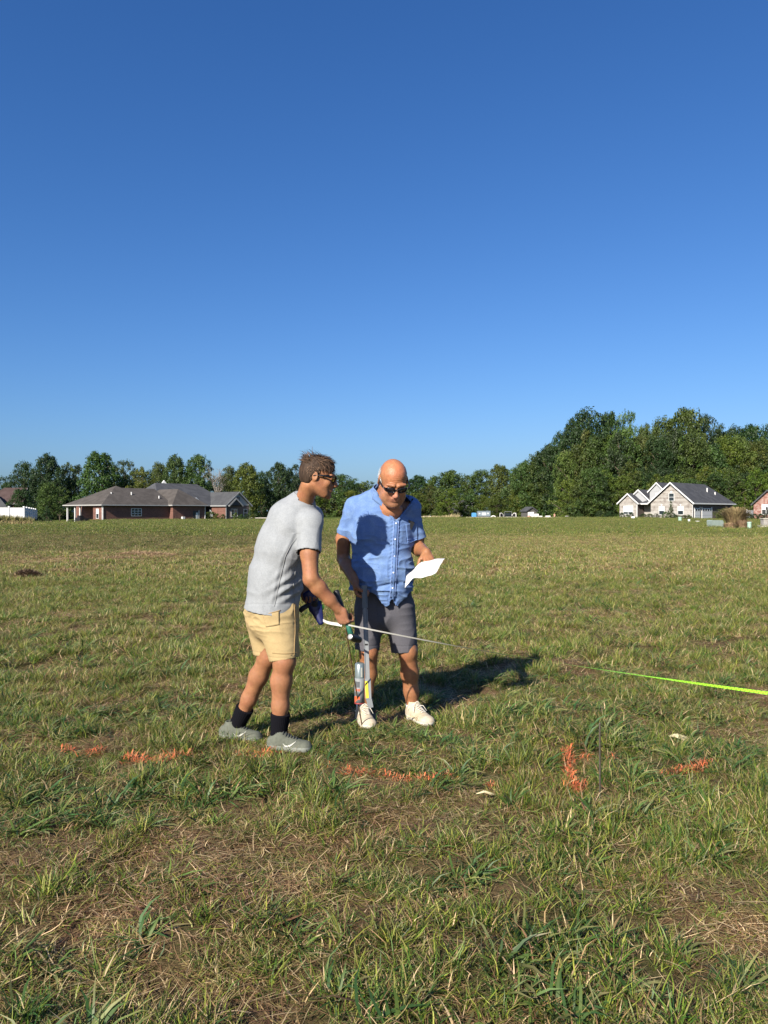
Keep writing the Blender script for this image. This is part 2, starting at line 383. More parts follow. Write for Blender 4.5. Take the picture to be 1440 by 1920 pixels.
def scatter(name, x, y, idx, scl, sclz, tone, z=None, **kw):
    n = len(x); z = terr(x, y) if z is None else z
    me = bpy.data.meshes.new(name); me.vertices.add(n); me.vertices.foreach_set('co', np.stack([x, y, z - 0.004], 1).astype(np.float32).ravel())
    a = me.attributes.new('idx', 'INT', 'POINT'); a.data.foreach_set('value', idx.astype(np.int32))
    a = me.attributes.new('rotv', 'FLOAT_VECTOR', 'POINT'); rv = np.stack([rs.randn(n) * .08, rs.randn(n) * .08, rs.rand(n) * 6.283], 1); a.data.foreach_set('vector', rv.astype(np.float32).ravel())
    a = me.attributes.new('sclv', 'FLOAT_VECTOR', 'POINT'); a.data.foreach_set('vector', np.stack([scl, scl, sclz], 1).astype(np.float32).ravel())
    attr(me, 'tone', tone)
    o = obj(name, me, **kw); md = o.modifiers.new('scatter', 'NODES'); md.node_group = SCAT
    return o
def wedge(D0, D1, dens, margin=1.2):
    W = 0.53 * D1 + margin; n = int(2 * W * (D1 - D0) * dens)
    x = (rs.rand(n) * 2 - 1) * W; y = D0 + rs.rand(n) * (D1 - D0)
    k = np.abs(x) < 0.53 * y + margin
    return x[k], y[k]
def pick(kind, n): k = kinds[kind]; return np.array(k)[rs.randint(0, len(k), n)]
def choose(x, y, g):
    n = len(x); u = rs.rand(n); cr = fbm(x, y, 2.2, 55, 3); cr = ss(.50, .64, cr)
    idx = pick('straw', n)
    m = u < g * 1.05 + .26; idx[m] = pick('fine', n)[m]
    m2 = m & (rs.rand(n) < .30 + .55 * ss(.4, .85, g)); idx[m2] = pick('green', n)[m2]
    near = 1 - ss(4, 9, y)
    m3 = (rs.rand(n) < (.10 + .42 * cr) * (.2 + .8 * near)) & (g > .30); idx[m3] = pick('crab', n)[m3]
    m4 = (rs.rand(n) < .006 + .006 * near) & (g > .3); idx[m4] = pick('weed', n)[m4]
    return idx
def lowfeet(x, y):                 # trodden grass round the shoes and tools
    s = np.ones_like(x)
    for cx, cy, r, cs in FEET: s = s * (1 - cs * np.exp(-(((x - cx) / r) ** 2 + ((y - cy) / r) ** 2)))
    return s
FEET = [(-.10, 4.72, .16, .2), (.22, 4.72, .18, .2), (-.60, 4.33, .20, .05), (-.90, 4.58, .22, .05), (-.02, 4.36, .2, .2)]
for px_, py_ in [(x_, 1416) for x_ in (125, 155, 185)] + [(x_, 1430) for x_ in (240, 270, 300, 330, 355)] + [(450, 1432), (480, 1430), (510, 1426), (615, 1453), (650, 1457), (695, 1460), (725, 1470), (760, 1474), (800, 1475), (845, 1468), (912, 1475), (1067, 1415), (1066, 1435), (1069, 1455), (1080, 1478), (1095, 1424), (1160, 1430), (1240, 1452), (1275, 1452), (1315, 1450)]:
    d_ = 1960.0 / (py_ - 960); FEET.append(((px_ - 720) / 1400 * d_, d_ - .02, .10, .5))
x, y = wedge(1.25, 6.5, 125); g = greenness(x, y); n = len(x)
hgt = (.36 + .42 * g) * (.55 + .8 * fbm(x, y, 2.6, 91, 3)) * lowfeet(x, y)
scatter('grass', x, y, choose(x, y, g), .85 + .4 * rs.rand(n), hgt * (.8 + .5 * rs.rand(n)), .25 + .6 * rs.rand(n) + .2 * (fbm(x, y, .8, 15, 2) - .5), label='ragged green and straw-coloured grass in the foreground', cat='grass', kind='stuff')
x, y = wedge(6.5, 17, 48, 1.5); g = greenness(x, y); n = len(x)
hgt = (.50 + .45 * g) * (.65 + .6 * fbm(x, y, 1.4, 91, 3))
scatter('grass', x, y, choose(x, y, g), 1.1 + .5 * rs.rand(n), hgt * (.8 + .5 * rs.rand(n)), .35 + .55 * rs.rand(n), label='patchy mown grass of the middle field', cat='grass', kind='stuff')
x, y = wedge(15, 48, 9, 2); g = greenness(x, y); n = len(x)
idx = np.where(rs.rand(n) < .15 + g, pick('mid', n), pick('middry', n))
scatter('grass', x, y, idx, .9 + .5 * rs.rand(n), (.7 + .5 * g) * (.8 + .6 * rs.rand(n)), .33 + .5 * rs.rand(n) - .35 * lush(x, y) + .12 * ss(-2, 8, x), label='olive grass stretching away across the open field', cat='grass', kind='stuff')
x, y = wedge(42, 135, 1.3, 4); g = greenness(x, y); n = len(x)
idx = np.where(rs.rand(n) < .30 + g, pick('far', n), pick('fardry', n))
scatter('grass', x, y, idx, .9 + .5 * rs.rand(n), (.7 + .5 * g) * (.8 + .6 * rs.rand(n)), .15 + .5 * rs.rand(n) - .2 * lush(x, y), label='far green grass in front of the houses and the wood', cat='grass', kind='stuff')
# ------------------------------------------------------------------ sculpting with distance fields
import openvdb
def nrm(v): v = np.asarray(v, float); return v / (np.linalg.norm(v) + 1e-12)
class Sculpt:
    def __init__(s, lo, hi, h):
        s.lo = np.array(lo, float); s.h = h; s.n = np.ceil((np.array(hi, float) - s.lo) / h).astype(int) + 1
        s.d = np.full(s.n, 0.2, np.float32); s.ax = [(s.lo[i] + h * np.arange(s.n[i])).astype(np.float32) for i in range(3)]
    def _w(s, lo, hi, pad):
        a = np.clip(np.floor((np.asarray(lo) - pad - s.lo) / s.h).astype(int), 0, s.n); b = np.clip(np.ceil((np.asarray(hi) + pad - s.lo) / s.h).astype(int) + 1, 0, s.n)
        sl = tuple(slice(a[i], b[i]) for i in range(3))
        g = np.meshgrid(*[s.ax[i][sl[i]] for i in range(3)], indexing='ij', sparse=True)
        return sl, g
    def _put(s, sl, v, k, op):
        d = s.d[sl]
        if op == 'u':
            if k > 0: q = np.maximum(k - np.abs(d - v), 0) / k; s.d[sl] = np.minimum(d, v) - q * q * k * 0.25
            else: s.d[sl] = np.minimum(d, v)
        else:                     # subtract
            v = -v
            if k > 0: q = np.maximum(k - np.abs(d - v), 0) / k; s.d[sl] = np.maximum(d, v) + q * q * k * 0.25
            else: s.d[sl] = np.maximum(d, v)
    def cone(s, a, b, ra, rb, k=0.01, op='u', cut=False):
        a = np.asarray(a, float); b = np.asarray(b, float); m = max(ra, rb)
        sl, (X, Y, Z) = s._w(np.minimum(a, b) - m, np.maximum(a, b) + m, k + 3 * s.h)
        ab = b - a; L2 = ab @ ab + 1e-12
        t0 = ((X - a[0]) * ab[0] + (Y - a[1]) * ab[1] + (Z - a[2]) * ab[2]) / L2; t = np.clip(t0, 0, 1)
        v = np.sqrt((X - a[0] - t * ab[0]) ** 2 + (Y - a[1] - t * ab[1]) ** 2 + (Z - a[2] - t * ab[2]) ** 2) - (ra + (rb - ra) * t)
        if cut: v = np.maximum(v, (t0 - 1) * math.sqrt(L2))
        s._put(sl, v.astype(np.float32), k, op); return s
    def chain(s, pts, rad, k=0.012):
        for i in range(len(pts) - 1): s.cone(pts[i], pts[i + 1], rad[i], rad[i + 1], k if i else k)
        return s
    def ell(s, c, r, M=None, k=0.01, op='u'):
        c = np.asarray(c, float); r = np.asarray(r, float); m = r.max()
        sl, (X, Y, Z) = s._w(c - m, c + m, k + 3 * s.h)
        X = X - c[0]; Y = Y - c[1]; Z = Z - c[2]
        if M is None: M = np.eye(3)
        M = np.asarray(M)        # columns = local axes in world
        q = [(X * M[0, i] + Y * M[1, i] + Z * M[2, i]) for i in range(3)]
        k0 = np.sqrt(sum((q[i] / r[i]) ** 2 for i in range(3))); k1 = np.sqrt(sum((q[i] / r[i] ** 2) ** 2 for i in range(3))) + 1e-6
        s._put(sl, (k0 * (k0 - 1) / k1).astype(np.float32), k, op); return s
    def econe(s, a, b, ra, rb, u, k=0.02, op='u', cut=False, cuta=False):
        """elliptic cone; ra, rb = (half width along u, half depth)"""
        a = np.asarray(a, float); b = np.asarray(b, float); m = max(*ra, *rb)
        sl, (X, Y, Z) = s._w(np.minimum(a, b) - m, np.maximum(a, b) + m, k + 3 * s.h)
        ab = b - a; L = math.sqrt(ab @ ab) + 1e-9; w = ab / L; u = np.asarray(u, float); u = nrm(u - w * (u @ w)); v = np.cross(w, u)
        X = X - a[0]; Y = Y - a[1]; Z = Z - a[2]
        qw = X * w[0] + Y * w[1] + Z * w[2]; qu = X * u[0] + Y * u[1] + Z * u[2]; qv = X * v[0] + Y * v[1] + Z * v[2]
        t = np.clip(qw / L, 0, 1); rx = ra[0] + (rb[0] - ra[0]) * t; ry = ra[1] + (rb[1] - ra[1]) * t; e = qw - t * L; rm = np.minimum(rx, ry)
        k0 = np.sqrt((qu / rx) ** 2 + (qv / ry) ** 2 + (e / rm) ** 2); k1 = np.sqrt((qu / rx ** 2) ** 2 + (qv / ry ** 2) ** 2 + (e / rm ** 2) ** 2) + 1e-6
        d = k0 * (k0 - 1) / k1
        if cut: d = np.maximum(d, qw - L)
        if cuta: d = np.maximum(d, -qw)
        s._put(sl, d.astype(np.float32), k, op); return s
    def clip(s, fn, lo, hi):        # keep where fn(X,Y,Z) < 0
        sl, (X, Y, Z) = s._w(lo, hi, 0); s.d[sl] = np.maximum(s.d[sl], (fn(X, Y, Z) + 0 * s.d[sl]).astype(np.float32)); return s
    def verts(s, smooth=1):
        g = openvdb.FloatGrid(1.0); g.copyFromArray(np.clip(s.d, -6 * s.h, 6 * s.h).astype(np.float32), ijk=(0, 0, 0), tolerance=0.0)
        p, q = g.convertToQuads(isovalue=0.0)
        v = s.lo + np.asarray(p, float) * s.h; f = np.asarray(q, np.int64)
        a, b, c, d = v[f[:, 0]], v[f[:, 1]], v[f[:, 2]], v[f[:, 3]]
        if np.einsum('ij,ij->i', (a + c) / 2 - v.mean(0), np.cross(c - a, d - b)).sum() < 0: f = f[:, ::-1].copy()
        for _ in range(smooth): v = relax(v, f, 0.5)
        return v, f
def relax(v, f, w):
    s = np.zeros_like(v); n = np.zeros(len(v))
    for i in range(4):
        for j in ((i + 1) % 4, (i + 3) % 4):
            np.add.at(s, f[:, i], v[f[:, j]]); np.add.at(n, f[:, i], 1)
    n = np.maximum(n, 1); return v * (1 - w) + s / n[:, None] * w
def vnorm(v, f):
    fn = np.cross(v[f[:, 2]] - v[f[:, 0]], v[f[:, 3]] - v[f[:, 1]]); r = np.zeros_like(v)
    for i in range(4): np.add.at(r, f[:, i], fn)
    return r / (np.linalg.norm(r, axis=1, keepdims=True) + 1e-12)
def drop(v, f, keep):             # keep faces, remove loose vertices
    f = f[keep]; u = np.unique(f); m = -np.ones(len(v), int); m[u] = np.arange(len(u)); return v[u], m[f], u
def cloth(name, v, f, mats, parent, thick=0.004, **kw):
    me = mesh_np(name, v, f, mats, True); o = obj(name, me, parent, **kw)
    md = o.modifiers.new('thickness', 'SOLIDIFY'); md.thickness = thick; md.offset = -1
    return o
def frame(f, up=(0, 0, 1)):       # columns: local x (right of the face: its left hand side), y = back, z = up ; face looks along -y
    f = nrm(f); y = -f; x = nrm(np.cross(y, up)); z = np.cross(x, y); return np.stack([x, y, z], 1)

def head(S, c, M, s=1.0, old=False):
    T = lambda *p: c + M @ (np.array(p) * s)
    S.ell(T(0, .014, .032), np.array((.076, .096, .084)) * s, M, .01)
    S.ell(T(0, -.036, -.035), np.array((.061, .060, .078)) * s, M, .03)
    for q in (-1, 1):
        S.cone(T(q * .050, .004, -.045), T(q * .030, -.062, -.098), .026 * s, .022 * s, .03)
        S.ell(T(q * .040, -.068, -.028), np.array((.022, .020, .020)) * s, M, .02)
        S.ell(T(q * .032, -.098, .006), np.array((.015, .014, .009)) * s, M, .012, 's')
        S.ell(T(q * .032, -.084, .005), np.array((.012, .012, .012)) * s, M, .004)
        S.cone(T(q * .014, -.096, .026), T(q * .050, -.082, .024), .010 * s, .009 * s, .012)
        E = M @ np.array(Matrix.Rotation(q * .35, 3, 'Z'))
        S.ell(T(q * .079, .012, -.004), np.array((.008, .020, .031)) * s, E, .006)
        S.ell(T(q * .087, .010, .002), np.array((.006, .010, .016)) * s, E, .004, 's')
        S.ell(T(q * .011, -.108, -.037), np.array((.009, .010, .008)) * s, M, .008)
    S.cone(T(0, -.094, .012), T(0, -.118, -.028), .008 * s, .0125 * s, .014)
    S.ell(T(0, -.119, -.034), np.array((.011, .010, .009)) * s, M, .008)
    S.ell(T(0, -.088, -.104), np.array((.022, .016, .018)) * s, M, .02)
    S.ell(T(0, -.090, -.062), np.array((.026, .014, .018)) * s, M, .016)
    S.cone(T(-.017, -.099, -.060), T(.017, -.099, -.060), .0055 * s, .0055 * s, .006)
    S.cone(T(-.015, -.098, -.072), T(.015, -.098, -.072), .0060 * s, .0060 * s, .006)
    S.cone(T(-.020, -.107, -.066), T(.020, -.107, -.066), .0022 * s, .0022 * s, .003, 's')
    if old:
        S.ell(T(0, -.055, -.105), np.array((.050, .045, .030)) * s, M, .03)
        for q in (-1, 1): S.ell(T(q * .046, -.055, -.070), np.array((.024, .028, .030)) * s, M, .03)
def hand(S, w, d, n, side, curl=(0.5, 0.6, 0.7, 0.8), L=1.0, thumb=0.7, spread=0.06, tdir=None):
    """w wrist, d wrist->knuckles, n palm direction, side = direction of the thumb"""
    d = nrm(d); n = nrm(np.asarray(n, float) - d * (np.asarray(n, float) @ d)); sd = nrm(np.asarray(side, float) - d * (np.asarray(side, float) @ d) - n * (np.asarray(side, float) @ n))
    w = np.asarray(w, float)
    Mh = np.stack([sd, n, d], 1)
    S.ell(w + d * .045 * L, np.array((.040, .017, .052)) * L, Mh, .015)
    S.ell(w + d * .035 * L + sd * .022 * L + n * .010 * L, np.array((.019, .017, .034)) * L, Mh, .012)
    for i, (off, ln) in enumerate(((.029, 1.0), (.010, 1.08), (-.010, 1.0), (-.028, .8))):
        b = w + d * (.088 - .004 * abs(i - 1)) * L + sd * off * L
        S.cone(w + d * .04 * L + sd * off * .7 * L, b, .012 * L, .0098 * L, .008)
        a = 0.0; dr = nrm(d + sd * off * spread / .03); r = .0092 * L * (1 if i < 3 else .88)
        for j, pl in enumerate((.042, .027, .022)):
            a += curl[i] * (0.9, 1.1, 0.8)[j]
            v = dr * math.cos(a) + n * math.sin(a)
            e = b + v * pl * ln * L; S.cone(b, e, r, r * .92, .0025 if j else .006); b = e; r *= .93
    tb = w + d * .022 * L + sd * .026 * L + n * .008 * L
    td = nrm(d * .75 + sd * .65 + n * .35 * thumb) if tdir is None else nrm(tdir)
    e = tb + td * .040 * L; S.cone(tb, e, .0145 * L, .0115 * L, .012)
    t2 = nrm(td + n * thumb * .5 - sd * thumb * .35 + d * .15); e2 = e + t2 * .030 * L; S.cone(e, e2, .011 * L, .0105 * L, .003)
    t3 = nrm(t2 + n * thumb * .45 - sd * thumb * .3); S.cone(e2, e2 + t3 * .023 * L, .0105 * L, .0085 * L, .003)
def skin_mat(name, base, rough=.5):
    m = mat(name, base, rough=rough, spec=.32, attrc='tint', noise=(55, .12), bump=(180, .5, .003), sss=.06)
    return m
def drape(bvh, rows, direction, off=0.0025, mats=None, name='patch', parent=None, **kw):
    """rows: grid of points in space, dropped along direction on to the surface"""
    dv = Vector(direction).normalized(); pts = []; nr = len(rows); nc = len(rows[0])
    for r in rows:
        for p in r:
            p = Vector([float(c) for c in p]); h = bvh.ray_cast(p - dv * 0.6, dv, 1.6)
            pts.append((h[0] + (-dv) * off) if h[0] is not None else (bvh.find_nearest(p)[0] - dv * off))
    f = [[i * nc + j, i * nc + j + 1, (i + 1) * nc + j + 1, (i + 1) * nc + j] for i in range(nr - 1) for j in range(nc - 1)]
    me = mesh_np(name, pts, f, mats, True); o = obj(name, me, parent, **kw)
    md = o.modifiers.new('thickness', 'SOLIDIFY'); md.thickness = 0.0025; md.offset = 0
    return o
def lerp(a, b, t): return np.asarray(a, float) * (1 - t) + np.asarray(b, float) * t
def gridpts(tl, tr, br, bl, nu, nv): return [[lerp(lerp(tl, tr, u / (nu - 1)), lerp(bl, br, u / (nu - 1)), w / (nv - 1)) for u in range(nu)] for w in range(nv)]
def bvh_of(v, f): return BVHTree.FromPolygons([tuple(q) for q in v], [tuple(map(int, q)) for q in f])

def shoe(S, heel, toe, width=.050, h=.075, sole=.028):
    """sneaker: heel and toe are ground points"""
    heel = np.asarray(heel, float); toe = np.asarray(toe, float); d = toe - heel; L = np.linalg.norm(d); w = d / L; up = np.array((0, 0, 1.)); u = nrm(np.cross(w, up)); up = np.cross(u, w)
    M = np.stack([w, u, up], 1); T = lambda a, b, c: heel + w * a * L + u * b + up * c
    # sole
    S.ell(T(.22, 0, .020), (L * .22, width * .82, .026), M, .01); S.ell(T(.70, .004, .018), (L * .30, width * 1.05, .024), M, .03); S.ell(T(.45, 0, .018), (L * .33, width * .80, .024), M, .03)
    S.cone(T(.10, 0, .045), T(.30, 0, .060), width * .68, width * .70, .02)
    S.econe(T(.25, 0, .055), T(.86, .004, .030), (width * .78, .048), (width * .80, .026), u, .025)
    S.ell(T(.87, .004, .026), (L * .12, width * .82, .030), M, .02)
    S.cone(T(.26, 0, .07), T(.24, 0, .112), width * .70, width * .62, .02, cut=True)
    S.cone(T(.26, 0, .095), T(.24, 0, .135), width * .52, width * .50, .003, 's')
    S.clip(lambda X, Y, Z: -((X - heel[0]) * up[0] + (Y - heel[1]) * up[1] + (Z - heel[2]) * up[2]), np.minimum(heel, toe) - .09, np.maximum(heel, toe) + .15)
    return T, M, up, L
# ------------------------------------------------------------------ people
M_skinE = skin_mat('sun_reddened_skin', (.5, .26, .17), .42); M_skinY = skin_mat('tanned_skin', (.42, .22, .13), .58)
M_chamb = mat('blue_chambray', (.125, .215, .44), rough=.85, spec=.15, noise=(180, .16), bump=(320, .35, .002), sheen=.1, two=((.17, .27, .47), 22, .42, .7))
M_stitch = mat('pale_stitching', (.25, .36, .66), rough=.9, spec=.1, noise=(400, .3))
M_tee = mat('heather_grey_jersey', (.305, .322, .335), rough=.9, spec=.1, noise=(150, .12), bump=(420, .25, .002), sheen=.1, two=((.275, .292, .305), 30, .4, .7))
M_khaki = mat('khaki_twill', (.46, .345, .175), rough=.88, spec=.12, noise=(120, .08), bump=(300, .3, .002))
M_gshort = mat('slate_grey_twill', (.105, .103, .118), rough=.85, spec=.15, noise=(120, .10), bump=(300, .3, .002))
M_bsock = mat('black_ribbed_knit', (.006, .006, .009), rough=.95, spec=.1, bump=(220, .6, .003))
M_wsock = mat('white_knit', (.72, .73, .76), rough=.95, spec=.1, bump=(220, .6, .003))
M_suede = mat('cream_suede', (.56, .48, .36), rough=.9, spec=.1, noise=(60, .12), bump=(150, .4, .002), two=((.44, .36, .25), 14, .48, .68))
M_sole = mat('off_white_rubber', (.66, .62, .52), rough=.7, noise=(40, .15))
M_lace = mat('cream_lace', (.70, .65, .55), rough=.9)
M_olive = mat('grey_green_mesh', (.115, .125, .095), rough=.85, noise=(70, .2), bump=(260, .6, .002))
M_gsole = mat('grey_foam', (.20, .215, .185), rough=.75, noise=(30, .12))
M_dlace = mat('dark_lace', (.05, .055, .05), rough=.9)
M_tick = mat('pale_mark', (.50, .50, .43), rough=.6)
M_blackpl = mat('black_plastic', (.012, .012, .014), rough=.28)
M_lensD = mat('dark_lens', (.010, .008, .010), rough=.06, spec=.8)
M_lensG = mat('gold_mirror_lens', (.38, .26, .05), rough=.12, metal=.85)
M_hairY = mat('brown_hair', (.075, .047, .032), rough=.7, spec=.15, attrc='tint')
M_hairE = mat('white_hair', (.55, .53, .50), rough=.6)
M_button = mat('pearl_button', (.75, .76, .78), rough=.3)
M_seam = mat('seam', (.30, .31, .31), rough=.9)
M_khseam = mat('khaki_seam', (.40, .27, .12), rough=.9)

def wrinkle(v, terms):
    r = np.zeros(len(v))
    for f, a, s, p in terms:       # stretched ridged noise
        n = n3(v, f, s); r += a * ((1 - np.abs(2 * n - 1)) ** p - .45)
    return r
def tint(v, base, spots):
    c = np.tile(np.array(base, float), (len(v), 1))
    c *= .86; c *= (1 + .22 * (n3(v, 18, 3) - .5) + .22 * (n3(v, 60, 4) - .5))[:, None]; c[:, 1] *= 1 + .16 * (n3(v, 30, 6) - .5)
    for p, r, col, w in spots:
        k = w * np.exp(-(((v - p) / np.asarray(r)) ** 2).sum(1)); c = c * (1 - k[:, None]) + np.array(col) * k[:, None]
    return c
def loops(v): return 720 + v[:, 0] / v[:, 1] * FPX, 960 - (v[:, 2] - CAMZ) / v[:, 1] * FPX
def glasses(parent, c, M, s, lens, wrap=.0, h=.019, w=.029, dz=.008, sport=False):
    T = lambda *p: tuple(c + M @ (np.array(p) * s))
    fr = MB()
    lens_objs = []
    for q in (-1, 1):
        mb = MB(); ring = []
        for k in range(24):
            a = 2 * math.pi * k / 24; ca, sa = math.cos(a), math.sin(a); e = .72
            lx = q * .034 + w * math.copysign(abs(ca) ** e, ca); lz = dz + h * math.copysign(abs(sa) ** e, sa) - (.3 * h * (ca * q > 0) * abs(ca) * (sa < 0) * 0)
            ly = -.112 + wrap * (lx * q / .034) ** 2 * .012 + 1.2 * max(0, abs(lx) - .02) ** 2
            ring.append((lx, ly, lz))
        cx = (q * .034, -.114 + wrap * .012, dz)
        v = [T(*cx)] + [T(*p) for p in ring] + [T(p[0], p[1] + .003, p[2]) for p in ring]
        f = [[0, 1 + k, 1 + (k + 1) % 24] for k in range(24)] + [[1 + k, 25 + k, 25 + (k + 1) % 24, 1 + (k + 1) % 24] for k in range(24)]
        mb.add(v, f); lens_objs.append(mb)
        fr.tube([T(*ring[k % 24]) for k in range(25)], .0022 * s if not sport else .0019 * s, 6, caps=False)
        fr.tube([T(q * .062, -.106 + wrap * .02, dz + .008), T(q * .076, -.085, dz + .008), T(q * .083, -.03, dz + .006), T(q * .084, .0, dz + .002), T(q * .082, .024, dz - .006)], [(.007 if sport else .004) * s, (.008 if sport else .0045) * s, (.006 if sport else .0035) * s, .003 * s, .003 * s], 6)
    fr.tube([T(-.010, -.113, dz + .006), T(0, -.116, dz + .009), T(.010, -.113, dz + .006)], .0028 * s, 6)
    o = fr.build('sunglasses', M_blackpl, parent, True)
    for mb in lens_objs: mb.build('lens', lens, o, True)

# =========================================================== older man
rootE = thing('person', 'bald older man in a blue short-sleeved shirt and grey shorts, reading a sheet of paper', 'person', P(727, 1352, 4.93) * (1, 1, 0))
cE = P(737, 901, 4.78); ME = frame((.17, -.80, -.57)); sE = 1.13
S = Sculpt((-.48, 4.48, -.01), (.50, 5.22, 1.80), .0046)
hipL, hipR = P(697, 1140, 4.98), P(746, 1140, 4.98)
S.econe(P(720, 1130, 4.98), P(717, 1050, 4.96), (.15, .105), (.16, .12), (1, 0, 0), .03)
S.econe(P(717, 1050, 4.96), P(714, 975, 4.97), (.165, .13), (.175, .115), (1, 0, 0), .05)
S.econe(P(714, 975, 4.97), P(716, 945, 4.96), (.175, .115), (.10, .08), (1, 0, 0), .05)
S.cone(P(672, 954, 4.97), P(764, 954, 4.97), .050, .050, .04)
nk0 = P(717, 945, 4.94); nk1 = cE + ME @ (np.array((0, .035, -.055)) * sE)
S.econe(nk0, nk1, (.075, .072), (.062, .062), (1, 0, 0), .04)
S.ell(P(735, 955, 4.86), (.07, .05, .05), None, .05)
head(S, cE, ME, sE, True)
# arms
eR, wR = P(644, 1047, 5.02), P(665, 1090, 4.79)
S.chain([P(662, 962, 4.97), P(644, 1010, 5.00), eR], [.052, .049, .043], .02)
S.chain([eR, lerp(eR, wR, .3), wR], [.043, .046, .029], .015)
eL, wL = P(782, 1028, 5.02), P(800, 1036, 4.80)
S.chain([P(768, 962, 4.97), P(782, 1005, 5.01), eL], [.052, .048, .043], .02)
S.chain([eL, lerp(eL, wL, .3), wL], [.043, .045, .029], .015)
dR = (.25, -.25, -.93); hand(S, wR, dR, (.9, -.2, .2), np.cross(dR, (.9, -.2, .2)), (.95, 1.0, 1.05, 1.1), 1.05, .9)
dL = np.array((.15, -.75, -.6)); nL = np.array((-.2, .6, -.75)); hand(S, wL, dL, nL, np.cross(nL, dL), (.55, .6, .7, .8), 1.0, .8)
# legs
for hp, kn, ca, an in ((hipL, P(691, 1222, 4.95), P(690, 1262, 4.99), P(681, 1330, 5.00)), (hipR, P(765, 1222, 4.95), P(768, 1262, 4.99), P(774, 1330, 5.00))):
    S.chain([hp, kn, ca, lerp(ca, an, .5), an], [.070, .058, .057, .047, .039], .03); S.ell(kn + np.array((0, -.03, .0)), (.034, .026, .040), None, .03)
    S.cone(an, an + np.array((0, .01, -.07)), .04, .03, .01); S.cone(an + np.array((0, 0, -.05)), an + np.array((.008, -.04, -.08)), .030, .020, .01)
v, f = S.verts(1)
z = vnorm(v, f)
v = v + z * (.0018 * (n3(v, (60, 60, 60), 2) - .5) * (v[:, 2] > 1.45))[:, None]
# brow furrows
T = lambda *p: cE + ME @ (np.array(p) * sE)
loc = (v - cE) @ ME / sE
fr = np.exp(-((loc[:, 0]) / .04) ** 2) * (loc[:, 1] < -.05) * np.exp(-((loc[:, 2] - .052) / .02) ** 2) * np.sin(loc[:, 2] * 620) * .0012
v = v + z * fr[:, None]
cheekc = (.56, .27, .18)
c = tint(v, (.33, .145, .070), [(T(0, -.04, .10), (.09, .09, .07), (.43, .155, .075), .85), (T(0, -.11, -.035), (.025, .03, .02), (.62, .28, .21), .6), (T(.045, -.07, -.03), .03, cheekc, .6), (T(-.045, -.07, -.03), .03, cheekc, .6),
     (T(0, -.10, -.066), (.024, .02, .008), (.40, .16, .12), .7), (P(738, 955, 4.86), .06, (.50, .22, .13), .8)])
gr = np.exp(-((loc[:, 2] + .085) / .035) ** 2) * (loc[:, 1] < .02) * (loc[:, 2] > -.16) * .30 * (np.abs(loc[:, 0]) < .09) * .35
c = c * (1 - gr[:, None]) + np.array((.36, .27, .23)) * gr[:, None]
legs = ss(.62, .5, v[:, 2]); c = c * (1 - legs[:, None] * .15) + np.array((.27, .125, .060)) * legs[:, None] * .15
me = mesh_np('body', v, f, M_skinE, True); cattr(me, 'tint', c); obj('body', me, rootE)
# fringe of white hair round the back and sides
mb = MB(); rh = np.random.RandomState(3)
for k in range(2600):
    a = rh.uniform(-2.45, 2.45); el = rh.uniform(-.75, .30) if abs(a) > .0 else 0
    p = np.array((math.sin(a) * math.cos(el) * .0765, .014 + math.cos(a) * math.cos(el) * .0965, .030 + math.sin(el) * .084))
    if abs(a) > 1.6 and el > -.05 - (abs(a) - 1.6) * .6: continue
    if abs(a) > 1.95: continue
    n = nrm(p - np.array((0, .014, .03))); d = nrm(n * .25 + np.array((0, .25, -1.0)) + rh.randn(3) * .18); sdv = nrm(np.cross(d, n)) * .0016
    l = rh.uniform(.010, .020)
    q0 = p + n * .0005; q1 = q0 + d * l + n * .003
    b = [T(*(q0 - sdv)), T(*(q0 + sdv)), T(*q1)]
    mb.add(b, [[0, 1, 2]])
mb.build('hair', M_hairE, rootE, kind='stuff')
glasses(rootE, cE, ME, sE, M_lensD, .4, .0145, .0265, .003)
# shirt
S = Sculpt((-.46, 4.55, .70), (.46, 5.25, 1.66), .0046)
S.econe(P(719, 1140, 4.97), P(717, 1075, 4.95), (.200, .150), (.198, .165), (1, 0, 0), .06, cuta=True)
S.econe(P(717, 1075, 4.95), P(715, 1000, 4.96), (.198, .165), (.196, .140), (1, 0, 0), .06)
S.econe(P(715, 1000, 4.96), P(714, 965, 4.97), (.196, .140), (.175, .125), (1, 0, 0), .06)
S.econe(P(714, 970, 4.97), P(716, 940, 4.97), (.18, .12), (.11, .09), (1, 0, 0), .06)
S.cone(P(671, 951, 4.98), P(765, 951, 4.98), .064, .064, .05)
S.cone(P(714, 936, 4.97), P(668, 950, 4.98), .068, .064, .05); S.cone(P(720, 936, 4.97), P(767, 950, 4.98), .068, .064, .05)
S.econe(P(717, 945, 4.95), P(722, 915, 4.90), (.088, .085), (.080, .078), (1, 0, 0), .03, cut=True)
sa, sb = P(664, 955, 4.98), P(645, 1004, 5.00); S.cone(sa, sb, .066, .058, .04, cut=True)
sc_, sd_ = P(768, 955, 4.98), P(783, 1011, 5.01); S.cone(sc_, sd_, .066, .060, .04, cut=True)
S.econe(P(707, 1080, 4.93), P(706, 1140, 4.95), (.175, .140), (.185, .150), (1, 0, 0), .05)
